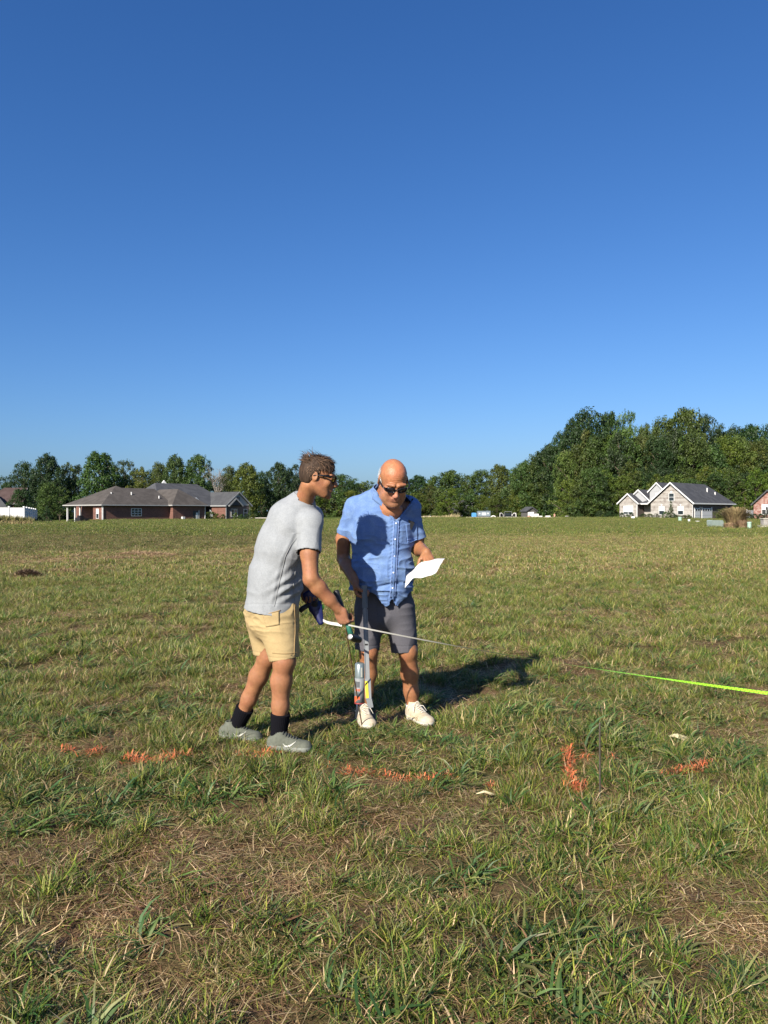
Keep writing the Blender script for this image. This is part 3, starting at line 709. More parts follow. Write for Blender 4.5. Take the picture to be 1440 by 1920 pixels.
# shirt tails: curved hem, split at the placket
def hem(X, Y, Z):
    px = 720 + X / Y * FPX
    py = 1109 + 24 * np.exp(-((px - 722) / 15.) ** 2) + 24 * np.exp(-((px - 746) / 16.) ** 2) - 14 * np.exp(-((px - 735) / 4.5) ** 2) * (Y < 4.95)
    return (CAMZ - (py - 960) / FPX * 4.88) - Z
S.clip(hem, (-.3, 4.6, .70), (.3, 5.2, .96))
v, f = S.verts(2)
px, py = loops(v); n = vnorm(v, f)
front = v[:, 1] < 4.93
fc = v[f].mean(1); fn = np.cross(v[f[:, 2]] - v[f[:, 0]], v[f[:, 3]] - v[f[:, 1]]); fn /= np.linalg.norm(fn, axis=1, keepdims=True) + 1e-12
def capf(a, b, r):
    w = nrm(np.asarray(b) - a); return (np.abs((fc - b) @ w) < .010) & (fn @ w > .7) & (np.linalg.norm(fc - b, axis=1) < r)
rm = capf(sa, sb, .09) | capf(sc_, sd_, .09) | capf(P(717, 945, 4.95), P(722, 915, 4.90), .12)
hm = (CAMZ - (1109 - 960) / FPX * 4.88)
rm |= (fn[:, 2] < -.6) & (fc[:, 2] < .93)
fx = 720 + fc[:, 0] / fc[:, 1] * FPX; fy = 960 - (fc[:, 2] - CAMZ) / fc[:, 1] * FPX
rm |= (fc[:, 1] < 4.93) & (fy < 974) & (fx > 742 - (976 - fy) * .66) & (fx < 743 + (976 - fy) * .80) & (fy > 880)
body = (np.abs(v[:, 0] + .02) < .22) * 1.0
w = wrinkle(v, [((5, 5, 16), .0105, 11, 3), ((9, 9, 34), .0062, 12, 3), ((18, 10, 14), .0048, 13, 3)]) * (.35 + .65 * ss(1.42, 1.1, v[:, 2]))
w += wrinkle(v, [((14, 8, 5), .006, 17, 2.)]) * np.exp(-((v[:, 2] - 1.40) / .09) ** 2)
w += -.010 * np.exp(-((v[:, 2] - .925 - .02 * np.sin(v[:, 0] * 12)) / .012) ** 2) * front
v2 = v + n * w[:, None]
plx = 743 - (py - 974) * .055
pl = front & (np.abs(px - plx) < 5.0) & (py > 972); v2 = v2 + n * (.0035 * pl)[:, None]
# gather folds beside the placket
v2 = v2 + n * (.0022 * np.sin(py * .9 + 2 * np.sin(px * .3)) * np.exp(-((px - plx) / 9.) ** 2) * front * (py > 972))[:, None]
v2, f2, u = drop(v2, f, ~rm)
shirt = cloth('shirt', v2, f2, M_chamb, rootE, .003)
bs = bvh_of(v2, f2)
def strip(curveA, curveB, m):
    return [[lerp(a, b, t) for t in np.linspace(0, 1, m)] for a, b in zip(curveA, curveB)]
def PL(pts, D): return [P(x, y, D) for x, y in pts]
def resample(pts, n):
    pts = np.array(pts, float); d = np.r_[0, np.cumsum(np.linalg.norm(np.diff(pts, axis=0), axis=1))]
    t = np.linspace(0, d[-1], n); return [np.array([np.interp(q, d, pts[:, i]) for i in range(3)]) for q in t]
Y_ = (0, 1, 0)
drape(bs, strip(resample(PL([(739, 974), (736, 1010), (734, 1060), (731, 1112)], 4.8), 40), resample(PL([(748, 974), (745, 1010), (742, 1060), (740, 1128)], 4.8), 40), 4), Y_, .004, M_chamb, 'button_placket', shirt)
for xo in (738.6, 747.6):
    drape(bs, strip(resample(PL([(xo, 975), (xo - 7.6, 1120)], 4.8), 60), resample(PL([(xo + 1.1, 975), (xo - 6.5, 1120)], 4.8), 60), 2), Y_, .0062, M_stitch, 'stitching', shirt)
for yy in (981, 1011, 1043, 1073, 1102):
    p = P(743 - (yy - 974) * .055, yy, 4.8); h = bs.ray_cast(Vector(p) - Vector((0, .5, 0)), Vector((0, 1, 0)), 1.5)
    if h[0] is not None:
        c0 = h[0]; mb = MB(); mb.tube([c0 + Vector((0, -.004, 0)), c0 + Vector((0, -.009, 0))], .0052, 10); mb.build('button', M_button, shirt)
drape(bs, strip(resample([P(710, 905, 4.86), P(712, 925, 4.8), P(724, 950, 4.8), P(741, 976, 4.8)], 18), resample([P(703, 910, 4.86), P(697, 935, 4.8), P(712, 946, 4.8), P(738, 976, 4.8)], 18), 5), Y_, .008, M_chamb, 'collar', shirt)
drape(bs, strip(resample([P(766, 925, 4.86), P(765, 940, 4.8), P(757, 958, 4.8), P(745, 976, 4.8)], 18), resample([P(773, 925, 4.86), P(774, 947, 4.8), P(763, 960, 4.8), P(748, 976, 4.8)], 18), 5), Y_, .008, M_chamb, 'collar', shirt)
pk = drape(bs, gridpts(P(761, 983, 4.8), P(784, 979, 4.8), P(785, 1016, 4.8), P(765, 1020, 4.8), 12, 14), Y_, .006, M_chamb, 'pocket', shirt)
drape(bs, gridpts(P(764, 1012, 4.8), P(784, 1010, 4.8), P(784, 1011, 4.8), P(764, 1013.2, 4.8), 10, 2), Y_, .0085, M_stitch, 'stitching', shirt)
# dark thing in the pocket
c0 = bs.ray_cast(Vector(P(772, 980, 4.8)) - Vector((0, .5, 0)), Vector((0, 1, 0)), 1.5)[0]
if c0 is not None:
    mb = MB(); Mx = Matrix.Translation(c0 + Vector((0, -.010, .0))) @ Matrix.Rotation(R(24), 4, 'Y'); mb.box((-.022, -.005, -.045), (.022, .004, .010), Mx)
    tag(mb.build('phone', M_blackpl), 'black phone sticking out of the blue shirt pocket', 'phone')
# shorts
S = Sculpt((-.36, 4.62, .36), (.36, 5.25, 1.0), .0046)
bL, bR = P(689, 1218, 4.97), P(758, 1221, 4.97)
S.econe(P(720, 1100, 4.98), P(720, 1150, 4.98), (.182, .135), (.185, .135), (1, 0, 0), .03, cuta=True)
S.econe(P(693, 1140, 4.98), bL, (.098, .120), (.080, .085), (1, 0, 0), .03, cut=True)
S.econe(P(749, 1140, 4.98), bR, (.100, .120), (.086, .090), (1, 0, 0), .03, cut=True)
v, f = S.verts(1); n = vnorm(v, f)
fc = v[f].mean(1); fn = np.cross(v[f[:, 2]] - v[f[:, 0]], v[f[:, 3]] - v[f[:, 1]]); fn /= np.linalg.norm(fn, axis=1, keepdims=True) + 1e-12
rm = capf(P(693, 1140, 4.98), bL, .13) | capf(P(749, 1140, 4.98), bR, .13)
w = wrinkle(v, [((9, 9, 4), .008, 41, 2.), ((14, 12, 20), .003, 42, 2)]) + wrinkle(v, [((22, 10, 9), .008, 44, 2.)]) * np.exp(-(((v[:, 0] - .01) / .06) ** 2 + ((v[:, 2] - .72) / .09) ** 2))
v2 = v + n * w[:, None]; hemz = np.exp(-((v[:, 2] - .522) / .003) ** 2); v2 -= n * (hemz * .002)[:, None]
v2, f2, u = drop(v2, f, ~rm); cloth('shorts', v2, f2, M_gshort, rootE, .004)
# socks and shoes
for an, heel, toe in ((P(681, 1330, 5.00), P(676, 1342, 5.02), P(695, 1367, 4.745)), (P(774, 1330, 5.00), P(766, 1342, 5.02), P(808, 1369, 4.76))):
    heel = heel.copy(); toe = toe.copy(); gz = float(terr(*toe[:2])); heel[2] = gz + .006; toe[2] = gz + .006
    S = Sculpt(np.minimum(heel, toe) - (.12, .12, .03), np.maximum(heel, toe) + (.12, .12, .22), .004)
    T_, M_, up, L = shoe(S, heel, toe, .054)
    v, f = S.verts(1); lz = (v - heel) @ up
    me = mesh_np('shoe', v, f, [M_suede, M_sole], True, (((v[f].mean(1) - heel) @ up) < .026).astype(int)); sh = obj('shoe', me, rootE)
    bv = bvh_of(v, f); mb = MB()
    for k in range(6):
        a = .36 + k * .062; l = [bv.ray_cast(Vector(T_(a + (.018 if b > 0 else 0), b, .2)), Vector(-up), .5)[0] for b in np.linspace(-.030 + k * .002, .030 - k * .002, 7)]
        if all(q is not None for q in l): mb.tube([q + Vector(up) * .004 for q in l], .0036, 5)
    for sgn in (-1, 1):
        c0 = Vector(T_(.36, 0, .098)); mb.tube([c0 + Vector(M_ @ np.array((-.002 - .02 * math.sin(t), sgn * (.004 + .040 * t / 2), .012 * math.sin(t * 1.2) - .012 * t))) for t in np.linspace(0, 2.6, 9)], .0026, 5)
        mb.tube([c0, c0 + Vector(M_ @ np.array((.03, sgn * .035, -.004))), c0 + Vector(M_ @ np.array((.05, sgn * .05, -.035)))], .0026, 5)
    mb.build('laces', M_lace, sh, True)
    S = Sculpt(an - .09, an + (.09, .09, .09), .004); top = an + np.array((0, 0, .038))
    S.cone(an + np.array((0, .01, -.075)), top, .046, .047, .01, cut=True)
    v, f = S.verts(1); sk = obj('sock', mesh_np('sock', v, f, M_wsock, True), rootE)
    b2 = bvh_of(v, f); s0 = an + np.array((-.012, -.1, .012))
    drape(b2, gridpts(s0 + (-.012, 0, .010), s0 + (.006, 0, .010), s0 + (.010, 0, -.004), s0 + (-.016, 0, -.004), 4, 3), Y_, .002, M_blackpl, 'emblem', sk)

# paper in his left hand
M_paper = mat('white_paper', (.82, .82, .80), rough=.6, spec=.3, trans=.15, bump=(45, .5, .004))
top = [(762, 1080), (772, 1072), (781, 1061), (790, 1055), (802, 1051), (815, 1049), (834, 1046)]
bot = [(759, 1102), (769, 1091), (775, 1084), (790, 1083), (808, 1080), (818, 1073), (829, 1055)]
A = resample([P(x, y, 4.66 - .0006 * abs(x - 800)) for x, y in top], 26); B = resample([P(x, y, 4.58 - .0008 * abs(x - 790)) for x, y in bot], 26)
rows = []
for j, t in enumerate(np.linspace(0, 1, 12)):
    rows.append([lerp(a, b, t) + np.array((0, .006 * math.sin(i * .9 + j * .5) + .004 * math.sin(i * .33 - j), .003 * math.sin(i * .7 + t * 4))) for i, (a, b) in enumerate(zip(A, B))])
fl = [[j * 26 + i, j * 26 + i + 1, (j + 1) * 26 + i + 1, (j + 1) * 26 + i] for j in range(11) for i in range(25)]
pp = obj('paper_sheet', mesh_np('paper_sheet', [q for r in rows for q in r], fl, M_paper, True), label='crumpled white sheet of paper in the older man\'s left hand', category='paper') if False else tag(obj('paper_sheet', mesh_np('paper_sheet', [q for r in rows for q in r], fl, M_paper, True)), 'crumpled white sheet of paper held by the bald man', 'paper')
md = pp.modifiers.new('thickness', 'SOLIDIFY'); md.thickness = .0008
bp_ = bvh_of([q for r in rows for q in r], fl)
M_ink = mat('faint_ink', (.35, .36, .40), rough=.8)
mb = MB(); ri = np.random.RandomState(5)
for k in range(9):
    t = .25 + .07 * k; i0 = ri.uniform(.42, .5); i1 = ri.uniform(.60, .85)
    pts = [lerp(A[int(i)], B[int(i)], t) for i in np.linspace(i0 * 25, i1 * 25, 8)]
    hs = [bp_.ray_cast(Vector(p) - Vector((0, .2, 0)), Vector((0, 1, 0)), .5)[0] for p in pts]
    if all(h is not None for h in hs): mb.tube([h + Vector((0, -.0008, 0)) for h in hs], .0006, 4)
mb.build('writing', M_ink, pp)

# =========================================================== young man
rootY = thing('person', 'young brown-haired man in a grey T-shirt and khaki shorts leaning over a hammer', 'person', P(500, 1392, 4.45) * (1, 1, 0))
cY = P(596, 894, 4.33); MY = frame((.985, .03, -.20)); sY = .95
S = Sculpt((-1.12, 3.95, -.01), (-.14, 4.98, 1.80), .0046)
AX = nrm((.36, -.93, 0))        # across the shoulders
S.econe(P(508, 1125, 4.46), P(518, 1070, 4.46), (.130, .09), (.13, .085), AX, .05)
S.econe(P(518, 1070, 4.46), P(540, 1000, 4.44), (.13, .085), (.145, .09), AX, .05)
S.econe(P(540, 1000, 4.44), P(562, 955, 4.42), (.145, .09), (.09, .07), AX, .05)
shN, shF = P(581, 978, 4.30), P(585, 968, 4.62)
S.cone(shN, shF, .052, .052, .05)
S.cone(P(566, 955, 4.43), cY + MY @ (np.array((0, .042, -.06)) * sY), .058, .049, .03)
head(S, cY, MY, sY)
eN, wN = P(583, 1086, 4.20), P(634, 1142, 4.24)
S.chain([shN, P(580, 1040, 4.24), eN], [.056, .049, .043], .02); S.chain([eN, lerp(eN, wN, .28), lerp(eN, wN, .7), wN], [.042, .043, .034, .027], .02)
eF, wF = P(572, 1062, 4.74), P(570, 1098, 4.60)
S.chain([shF, eF, wF], [.052, .043, .028], .02)
dN = np.array((.38, .20, -.90)); nN = np.array((.45, .85, .35)); hand(S, wN, dN, nN, np.cross(dN, nN), (1.25, 1.3, 1.35, 1.35), 1.02, 1.1, tdir=(.30, .62, -.70))
dF = np.array((.25, -.1, -.95)); nF = np.array((.5, -.8, .2)); hand(S, wF, dF, nF, np.cross(nF, dF), (.9, .95, 1.0, 1.0), 1.0, .8)
kN, aN = P(533, 1240, 4.34), P(523, 1375, 4.37); kF, aF = P(503, 1230, 4.50), P(446, 1357, 4.62)
S.chain([P(524, 1150, 4.40), kN], [.078, .064], .03); S.chain([kN, lerp(kN, aN, .28) + (-.010, .01, 0), lerp(kN, aN, .62) + (-.004, .005, 0), aN], [.057, .059, .047, .037], .03)
S.chain([P(494, 1150, 4.51), kF], [.078, .064], .03); S.chain([kF, lerp(kF, aF, .28) + (-.008, .01, -.008), lerp(kF, aF, .62), aF], [.054, .055, .045, .036], .03)
for an, dd in ((aN, (.03, .0, -.06)), (aF, (.03, -.01, -.06))): S.cone(an, an + np.array((-.005, 0, -.04)), .04, .03, .01); S.cone(an + (0, 0, -.02), an + np.array(dd), .030, .018, .01)
v, f = S.verts(1); T = lambda *p: cY + MY @ (np.array(p) * sY)
loc = (v - cY) @ MY / sY
c = tint(v, (.300, .132, .062), [(T(0, -.10, -.066), (.024, .02, .008), (.36, .15, .11), .7), (T(.045, -.07, -.03), .03, (.50, .25, .16), .4), (wN + dN * .08, .06, (.40, .20, .13), .5), (T(.085, .01, 0), .03, (.50, .23, .15), .6)])
legs = ss(.62, .5, v[:, 2]); c = c * (1 - legs[:, None] * .3) + np.array((.31, .148, .080)) * legs[:, None] * .3
me = mesh_np('body', v, f, M_skinY, True); cattr(me, 'tint', c); obj('body', me, rootY)
# hair: close cap plus locks
rh = np.random.RandomState(11)
S = Sculpt(cY - .17, cY + .17, .004)
S.ell(T(0, .018, .036), np.array((.081, .100, .090)) * sY, MY, 0); S.ell(T(0, -.012, .070), np.array((.068, .078, .056)) * sY, MY, .02); S.ell(T(0, .045, .0), np.array((.072, .066, .075)) * sY, MY, .02)
def hairline(X, Y, Z):
    q = [X - cY[0], Y - cY[1], Z - cY[2]]; l = [(q[0] * MY[0, i] + q[1] * MY[1, i] + q[2] * MY[2, i]) / sY for i in range(3)]
    face = np.minimum(.050 - l[2] , -(l[1] + .012))        # below the fringe and in front of the ear
    return np.maximum(face, -.055 - l[2]) * sY
S.clip(hairline, cY - .17, cY + .17)
v, f = S.verts(1); n = vnorm(v, f); v = v + n * (.006 * (n3(v, (60, 60, 25), 8) - .4))[:, None]
me = mesh_np('hair', v, f, M_hairY, True); cattr(me, 'tint', np.array((.070, .045, .030)) * (.30 + .55 * n3(v, (120, 120, 40), 5))[:, None]); hair = obj('hair', me, rootY)
mb = MB(); cols = []
for k in range(4200):
    a = rh.uniform(-math.pi, math.pi); el = math.asin(rh.uniform(-.55, 1.0))
    if abs(a) < 1.35 and el < .36: continue         # face side: a=0 looks forward
    if abs(a) < 1.75 and el < -.10: continue
    fwd = np.array((math.sin(a) * math.cos(el), -math.cos(a) * math.cos(el), math.sin(el)))
    p = np.array((0, .014, .034)) + fwd * np.array((.079, .099, .088)); n_ = nrm(fwd / np.array((.079, .099, .088)))
    topw = ss(.25, .9, fwd[2])
    flow = np.array((.15 * rh.randn(), -1.0, .05)) * topw + np.array((0, -.25 if fwd[1] < 0 else .05, -1.0)) * (1 - topw)
    if fwd[1] > .35 and .3 < fwd[2] < .8 and rh.rand() < .3: flow = np.array((.1, .6, .35))
    d = nrm(flow + rh.randn(3) * .20 + n_ * (.10 + .16 * topw)); l = rh.uniform(.014, .026) + .034 * topw * rh.rand()
    wild = rh.rand() < .13 and fwd[2] > .30 and fwd[1] > -.3
    if wild: d = nrm(np.array((0, .9, .25)) + n_ * rh.uniform(.0, .5) + rh.randn(3) * .25); l *= 1.35
    if fwd[2] < .25: l *= .6
    if abs(a) < 1.5 and .3 < el < .75: d = nrm(np.array((math.sin(a) * .35, -.55, -.75)) + rh.randn(3) * .22); l = rh.uniform(.026, .046); n_ = n_ * 1.6
    sd = nrm(np.cross(d, n_)) * rh.uniform(.0011, .0026); drop_ = np.array((0, -.2 * topw, -.55))
    q0 = p; q1 = p + d * l * .5 + n_ * .004; q2 = q1 + nrm(d + drop_ * .5) * l * .35; q3 = q2 + nrm(d + drop_ * 1.3) * l * .3
    mb.add([T(*(q0 - sd)), T(*(q0 + sd)), T(*(q1 - sd)), T(*(q1 + sd)), T(*(q2 - sd * .7)), T(*(q2 + sd * .7)), T(*q3)], [[0, 1, 3, 2], [2, 3, 5, 4], [4, 5, 6]])
    cols += [np.array((.090, .056, .036)) * rh.choice([.3, .45, .7, 1.0, 1.5]) * rh.uniform(.8, 1.2)] * 7
me = mb.mesh('lock_of_hair', M_hairY, True); cattr(me, 'tint', np.array(cols)); obj('lock_of_hair', me, hair, kind='stuff')
glasses(rootY, cY, MY, sY, M_lensG, 1.6, .0195, .032, .004, True)
# T-shirt
S = Sculpt((-1.12, 3.98, .74), (-.20, 4.95, 1.62), .0046)
S.econe(P(508, 1146, 4.46), P(515, 1085, 4.46), (.195, .160), (.19, .148), AX, .05, cuta=True)
S.econe(P(515, 1085, 4.46), P(530, 1020, 4.45), (.19, .148), (.195, .140), AX, .05)
S.econe(P(530, 1020, 4.45), P(546, 975, 4.44), (.195, .140), (.185, .125), AX, .05)
S.econe(P(546, 975, 4.44), P(562, 948, 4.43), (.185, .12), (.12, .085), AX, .05)
S.cone(P(583, 979, 4.31), P(585, 968, 4.63), .067, .067, .04)
na, nb = P(563, 950, 4.43), P(571, 933, 4.42); S.cone(na, nb, .076, .062, .03, cut=True)
sa, sb = P(582, 980, 4.30), P(579, 1034, 4.245); S.cone(sa, sb, .068, .066, .03, cut=True)
sc_, sd_ = P(585, 970, 4.63), P(578, 1025, 4.70); S.cone(sc_, sd_, .066, .064, .03, cut=True)
v, f = S.verts(2); n = vnorm(v, f); px, py = loops(v)
fc = v[f].mean(1); fn = np.cross(v[f[:, 2]] - v[f[:, 0]], v[f[:, 3]] - v[f[:, 1]]); fn /= np.linalg.norm(fn, axis=1, keepdims=True) + 1e-12
rm = capf(sa, sb, .09) | capf(sc_, sd_, .09) | capf(na, nb, .10) | ((fn[:, 2] < -.7) & (fc[:, 2] < .90))
w = wrinkle(v, [((7, 7, 2.2), .015, 61, 2.5), ((12, 12, 3), .005, 62, 2.5)]) * ss(1.42, 1.0, v[:, 2])
# drag folds from the armpit, and bunching at the belly
q = (px - 556) * .8 + (py - 1005) * .6; r_ = np.hypot(px - 556, py - 1005)
w += .0 * np.sin(np.arctan2(py - 1000, px - 562) * 7 + .05 * r_ + 4 * n3(v, 7, 71)) * np.exp(-((r_ - 28) / 26.) ** 2) * (v[:, 1] < 4.5)
w += .007 * np.sin(py * .34 + (px - 500) * .22 + 3 * n3(v, 9, 70)) * np.exp(-(((px - 545) / 30.) ** 2 + ((py - 1105) / 34.) ** 2)) * (v[:, 1] < 4.55)
w += wrinkle(v, [((9, 9, 8), .005, 66, 2.)])
# deep fold running from the armpit to the waist, and a hollow behind the arm
cx_ = np.interp(py, [1000, 1022, 1045, 1080, 1110, 1140], [555, 545, 533, 523, 517, 511]); w += (.003 * np.exp(-((px - cx_ + 4) / 3.5) ** 2) - .003 * np.exp(-((px - cx_ - 4) / 4.5) ** 2)) * (py > 1000) * (v[:, 1] < 4.5)
cx_ = np.interp(py, [1035, 1062, 1100, 1140], [566, 552, 546, 548]); w += (.002 * np.exp(-((px - cx_ + 4) / 3.5) ** 2) - .003 * np.exp(-((px - cx_ - 5) / 5.) ** 2)) * (py > 1035) * (v[:, 1] < 4.5)
w *= .25 + .75 * ss(.83, .92, v[:, 2]); v2 = v + n * w[:, None]; hz = np.exp(-((py - 1133) / 1.5) ** 2); v2 -= n * (.0015 * hz)[:, None]
v2, f2, u = drop(v2, f, ~rm); tee = cloth('t_shirt', v2, f2, M_tee, rootY, .003); bt = bvh_of(v2, f2)
for crv in ([(553, 1010), (543, 1022), (532, 1045), (523, 1080), (516, 1110), (510, 1140)], [(562, 1042), (550, 1062), (545, 1100), (546, 1138)]):
    a_ = resample(PL(crv, 4.2), 40); b_ = [p + np.array((.0035, 0, 0)) for p in a_]
    drape(bt, strip(a_, b_, 2), Y_, .0016, M_seam, 'seam', tee)
mb = MB(); w_ = nrm(nb - na); u_ = nrm(np.cross(w_, (0, 1, 0))); x_ = np.cross(w_, u_)
mb.tube([nb + (u_ * math.cos(t) + x_ * math.sin(t)) * .062 for t in np.linspace(0, 2 * math.pi, 33)], .006, 6, caps=False); mb.build('collar', M_tee, tee, True)
# shorts
S = Sculpt((-1.05, 4.1, .42), (-.32, 4.85, .95), .0046)
bN, bF = P(534, 1236, 4.36), P(499, 1226, 4.52)
S.econe(P(509, 1120, 4.46), P(512, 1160, 4.46), (.165, .150), (.16, .150), AX, .03, cuta=True)
S.econe(P(520, 1150, 4.39), bN, (.110, .128), (.085, .086), AX, .03, cut=True)
S.econe(P(495, 1150, 4.51), bF, (.105, .118), (.080, .075), AX, .03, cut=True)
v, f = S.verts(1); n = vnorm(v, f); px, py = loops(v)
fc = v[f].mean(1); fn = np.cross(v[f[:, 2]] - v[f[:, 0]], v[f[:, 3]] - v[f[:, 1]]); fn /= np.linalg.norm(fn, axis=1, keepdims=True) + 1e-12
rm = capf(P(520, 1150, 4.39), bN, .13) | capf(P(495, 1150, 4.51), bF, .13)
w = wrinkle(v, [((8, 8, 22), .008, 81, 2.2), ((16, 16, 40), .004, 82, 2)]) * np.exp(-((v[:, 2] - .78) / .10) ** 2) + wrinkle(v, [((7, 7, 9), .006, 83, 2)])
w -= .002 * np.exp(-((v[:, 2] - (bN[2] + .022)) / .003) ** 2)
v2, f2, u = drop(v + n * w[:, None], f, ~rm); sho = cloth('shorts', v2, f2, M_khaki, rootY, .004); bh = bvh_of(v2, f2)
drape(bh, strip(resample(PL([(546, 1138), (548, 1190), (547, 1236)], 4.2), 40), resample(PL([(547.2, 1138), (549.2, 1190), (548.2, 1236)], 4.2), 40), 2), Y_, .002, M_khseam, 'seam', sho)
drape(bh, gridpts(P(488, 1156, 4.2), P(520, 1148, 4.2), P(520, 1175, 4.2), P(494, 1180, 4.2), 12, 10), Y_, .0035, M_khaki, 'pocket', sho)
drape(bh, strip(resample(PL([(487, 1156), (522, 1147)], 4.2), 14), resample(PL([(487, 1157.4), (522, 1148.4)], 4.2), 14), 2), Y_, .0062, M_khseam, 'seam', sho)
drape(bh, strip(resample(PL([(506, 1229), (566, 1231)], 4.2), 24), resample(PL([(506, 1230), (566, 1232)], 4.2), 24), 2), Y_, .002, M_khseam, 'seam', sho)
# socks, shoes
for an, kn, heel, toe, tz in ((aN, kN, P(503, 1405, 4.36), P(584, 1406, 4.33), 0), (aF, kF, P(413, 1382, 4.63), P(490, 1390, 4.57), 0)):
    heel = heel.copy(); toe = toe.copy(); gz = float(terr(*toe[:2])); heel[2] = gz + .012; toe[2] = gz + .004
    S = Sculpt(np.minimum(heel, toe) - (.12, .12, .03), np.maximum(heel, toe) + (.12, .12, .22), .004)
    T_, M_, up, L = shoe(S, heel, toe, .052); v, f = S.verts(1)
    me = mesh_np('shoe', v, f, [M_olive, M_gsole], True, (((v[f].mean(1) - heel) @ up) < .034).astype(int)); sh = obj('shoe', me, rootY)
    bv = bvh_of(v, f); mb = MB()
    for k in range(6):
        a = .34 + k * .06; l = [bv.ray_cast(Vector(T_(a + (.018 if b > 0 else 0), b, .2)), Vector(-up), .5)[0] for b in np.linspace(-.030 + k * .002, .030 - k * .002, 7)]
        if all(q is not None for q in l): mb.tube([q + Vector(up) * .004 for q in l], .0036, 5)
    mb.build('laces', M_dlace, sh, True)
    a_ = [heel + M_ @ np.array((L * t, 0, h)) + np.array((0, -.1, 0)) for t, h in ((.36, .052), (.42, .040), (.52, .046), (.66, .066))]
    b_ = [heel + M_ @ np.array((L * t, 0, h)) + np.array((0, -.1, 0)) for t, h in ((.36, .050), (.42, .030), (.53, .036), (.66, .064))]
    drape(bv, strip(resample(a_, 12), resample(b_, 12), 3), Y_, .003, M_tick, 'side_stripe', sh)
    S = Sculpt(np.minimum(an, an) - .12, an + .16, .004); dn = nrm(kn - an)
    S.cone(an + np.array((0, 0, -.05)), an, .044, .047, .01); S.cone(an, an + dn * .120, .047, .057, .01, cut=True)
    v, f = S.verts(1); n = vnorm(v, f); th = np.arctan2((v - an) @ np.array((0, 1, 0)), (v - an) @ nrm(np.cross(dn, (0, 1, 0))))
    v = v + n * (.0012 * np.sin(th * 34))[:, None]; obj('sock', mesh_np('sock', v, f, M_bsock, True), rootY)
# ------------------------------------------------------------------ tools and marks
M_rust = mat('rusty_steel', (.16, .095, .045), rough=.8, metal=.2, noise=(60, .35), bump=(200, .8, .002))
M_steel = mat('dark_rod_steel', (.10, .085, .065), rough=.6, metal=.5, noise=(60, .3), bump=(150, .8, .002))
M_wand = mat('grey_wand_plastic', (.21, .225, .235), rough=.5, noise=(20, .06))
M_wand2 = mat('dark_grey_grip', (.11, .13, .14), rough=.5)
M_can = mat('grey_can_paint', (.22, .27, .28), rough=.3, metal=.35)
M_can2 = mat('light_can_label', (.25, .265, .27), rough=.45)
M_yel = mat('yellow_sticker', (.85, .74, .02), rough=.5)
M_ored = mat('orange_red_label', (.85, .12, .03), rough=.5)
M_navy = mat('navy_plastic', (.006, .010, .075), rough=.4)
M_gripg = mat('green_fibreglass', (.03, .16, .11), rough=.4)
M_black = mat('black_rubber', (.012, .012, .014), rough=.55)
M_hface = mat('worn_hammer_face', (.62, .60, .57), rough=.35, metal=.6, noise=(90, .2))
M_white = mat('white_tape', (.80, .80, .76), rough=.45)
M_lime = mat('lime_tape', (.33, .75, .03), rough=.45)
M_red = mat('dark_red_cap', (.30, .04, .04), rough=.5)
# marking wand
wt = thing('marking_wand', 'grey spray-marking wand with a yellow sticker in the older man\'s right hand', 'marking wand', P(690, 1325, 4.62))
a, b, c, d = P(683, 1098, 4.72), P(684.5, 1140, 4.70), P(689, 1272, 4.64), P(691, 1310, 4.62)
def bar(mb, p, q, wx, wy):
    p = Vector([float(t) for t in p]); q = Vector([float(t) for t in q]); z = (q - p).normalized(); x = Vector((1, 0, 0)); x = (x - z * x.dot(z)).normalized(); y = z.cross(x); L = (q - p).length
    M = Matrix((( x.x, y.x, z.x, p.x), (x.y, y.y, z.y, p.y), (x.z, y.z, z.z, p.z), (0, 0, 0, 1)))
    mb.box((-wx / 2, -wy / 2, 0), (wx / 2, wy / 2, L), M); return M, L
mb = MB(); bar(mb, b, c, .021, .028); bar(mb, lerp(b, c, .02) + (-.0128, -.004, 0), c + np.array((-.0128, -.004, 0)), .004, .030); bar(mb, lerp(b, c, .02) + (.0128, -.004, 0), c + np.array((.0128, -.004, 0)), .004, .030)
mb.build('shaft', M_wand, wt)
mb = MB(); bar(mb, a, b, .033, .040); bar(mb, lerp(a, b, .1) + (0, -.03, 0), lerp(a, b, .8) + (0, -.024, 0), .016, .010); mb.build('grip', M_wand2, wt)
mb = MB(); bar(mb, P(684, 1140, 4.67), P(686, 1168, 4.665), .008, .006); mb.build('trigger_rod', M_wand, wt)
mb = MB(); bar(mb, c + np.array((.002, 0, 0)), d, .036, .045); mb.prism([P(686, 1310, 4.60), P(697, 1310, 4.60), P(700, 1326, 4.60), P(691, 1328, 4.60)], (0, .04, 0)); mb.build('foot', M_wand, wt)
mb = MB(); q0, q1 = P(674, 1271, 4.645), P(674, 1316, 4.64)
mb.tube([q0, q1], .0315, 20); mb.build('can_holder', M_can2, wt, True)
st = MB(); bar(st, P(687, 1277, 4.612), P(688.6, 1309, 4.596), .0165, .002); sk = st.build('sticker', M_yel, wt)
st = MB()
for k in range(7):
    if k == 3: continue
    bar(st, P(687.4 + k * .22, 1280 + k * 4, 4.6085), P(687.4 + k * .22, 1283 + k * 4, 4.607), .005, .0012)
st.build('sticker_print', M_black, sk)
st = MB(); bar(st, P(687.5, 1207, 4.655), P(687.6, 1210, 4.655), .027, .004); st.build('clip', M_black, wt)
pc = thing('paint_can', 'grey upside-down spray paint can with an orange-red square, held in the wand', 'paint can', P(674, 1316, 4.64))
mb = MB(); mb.tube([P(674.5, 1243, 4.652), P(674.5, 1245, 4.652), P(674.4, 1316, 4.642)], [.024, .030, .0305], 20); cb = mb.build('can_body', M_can, pc, True)
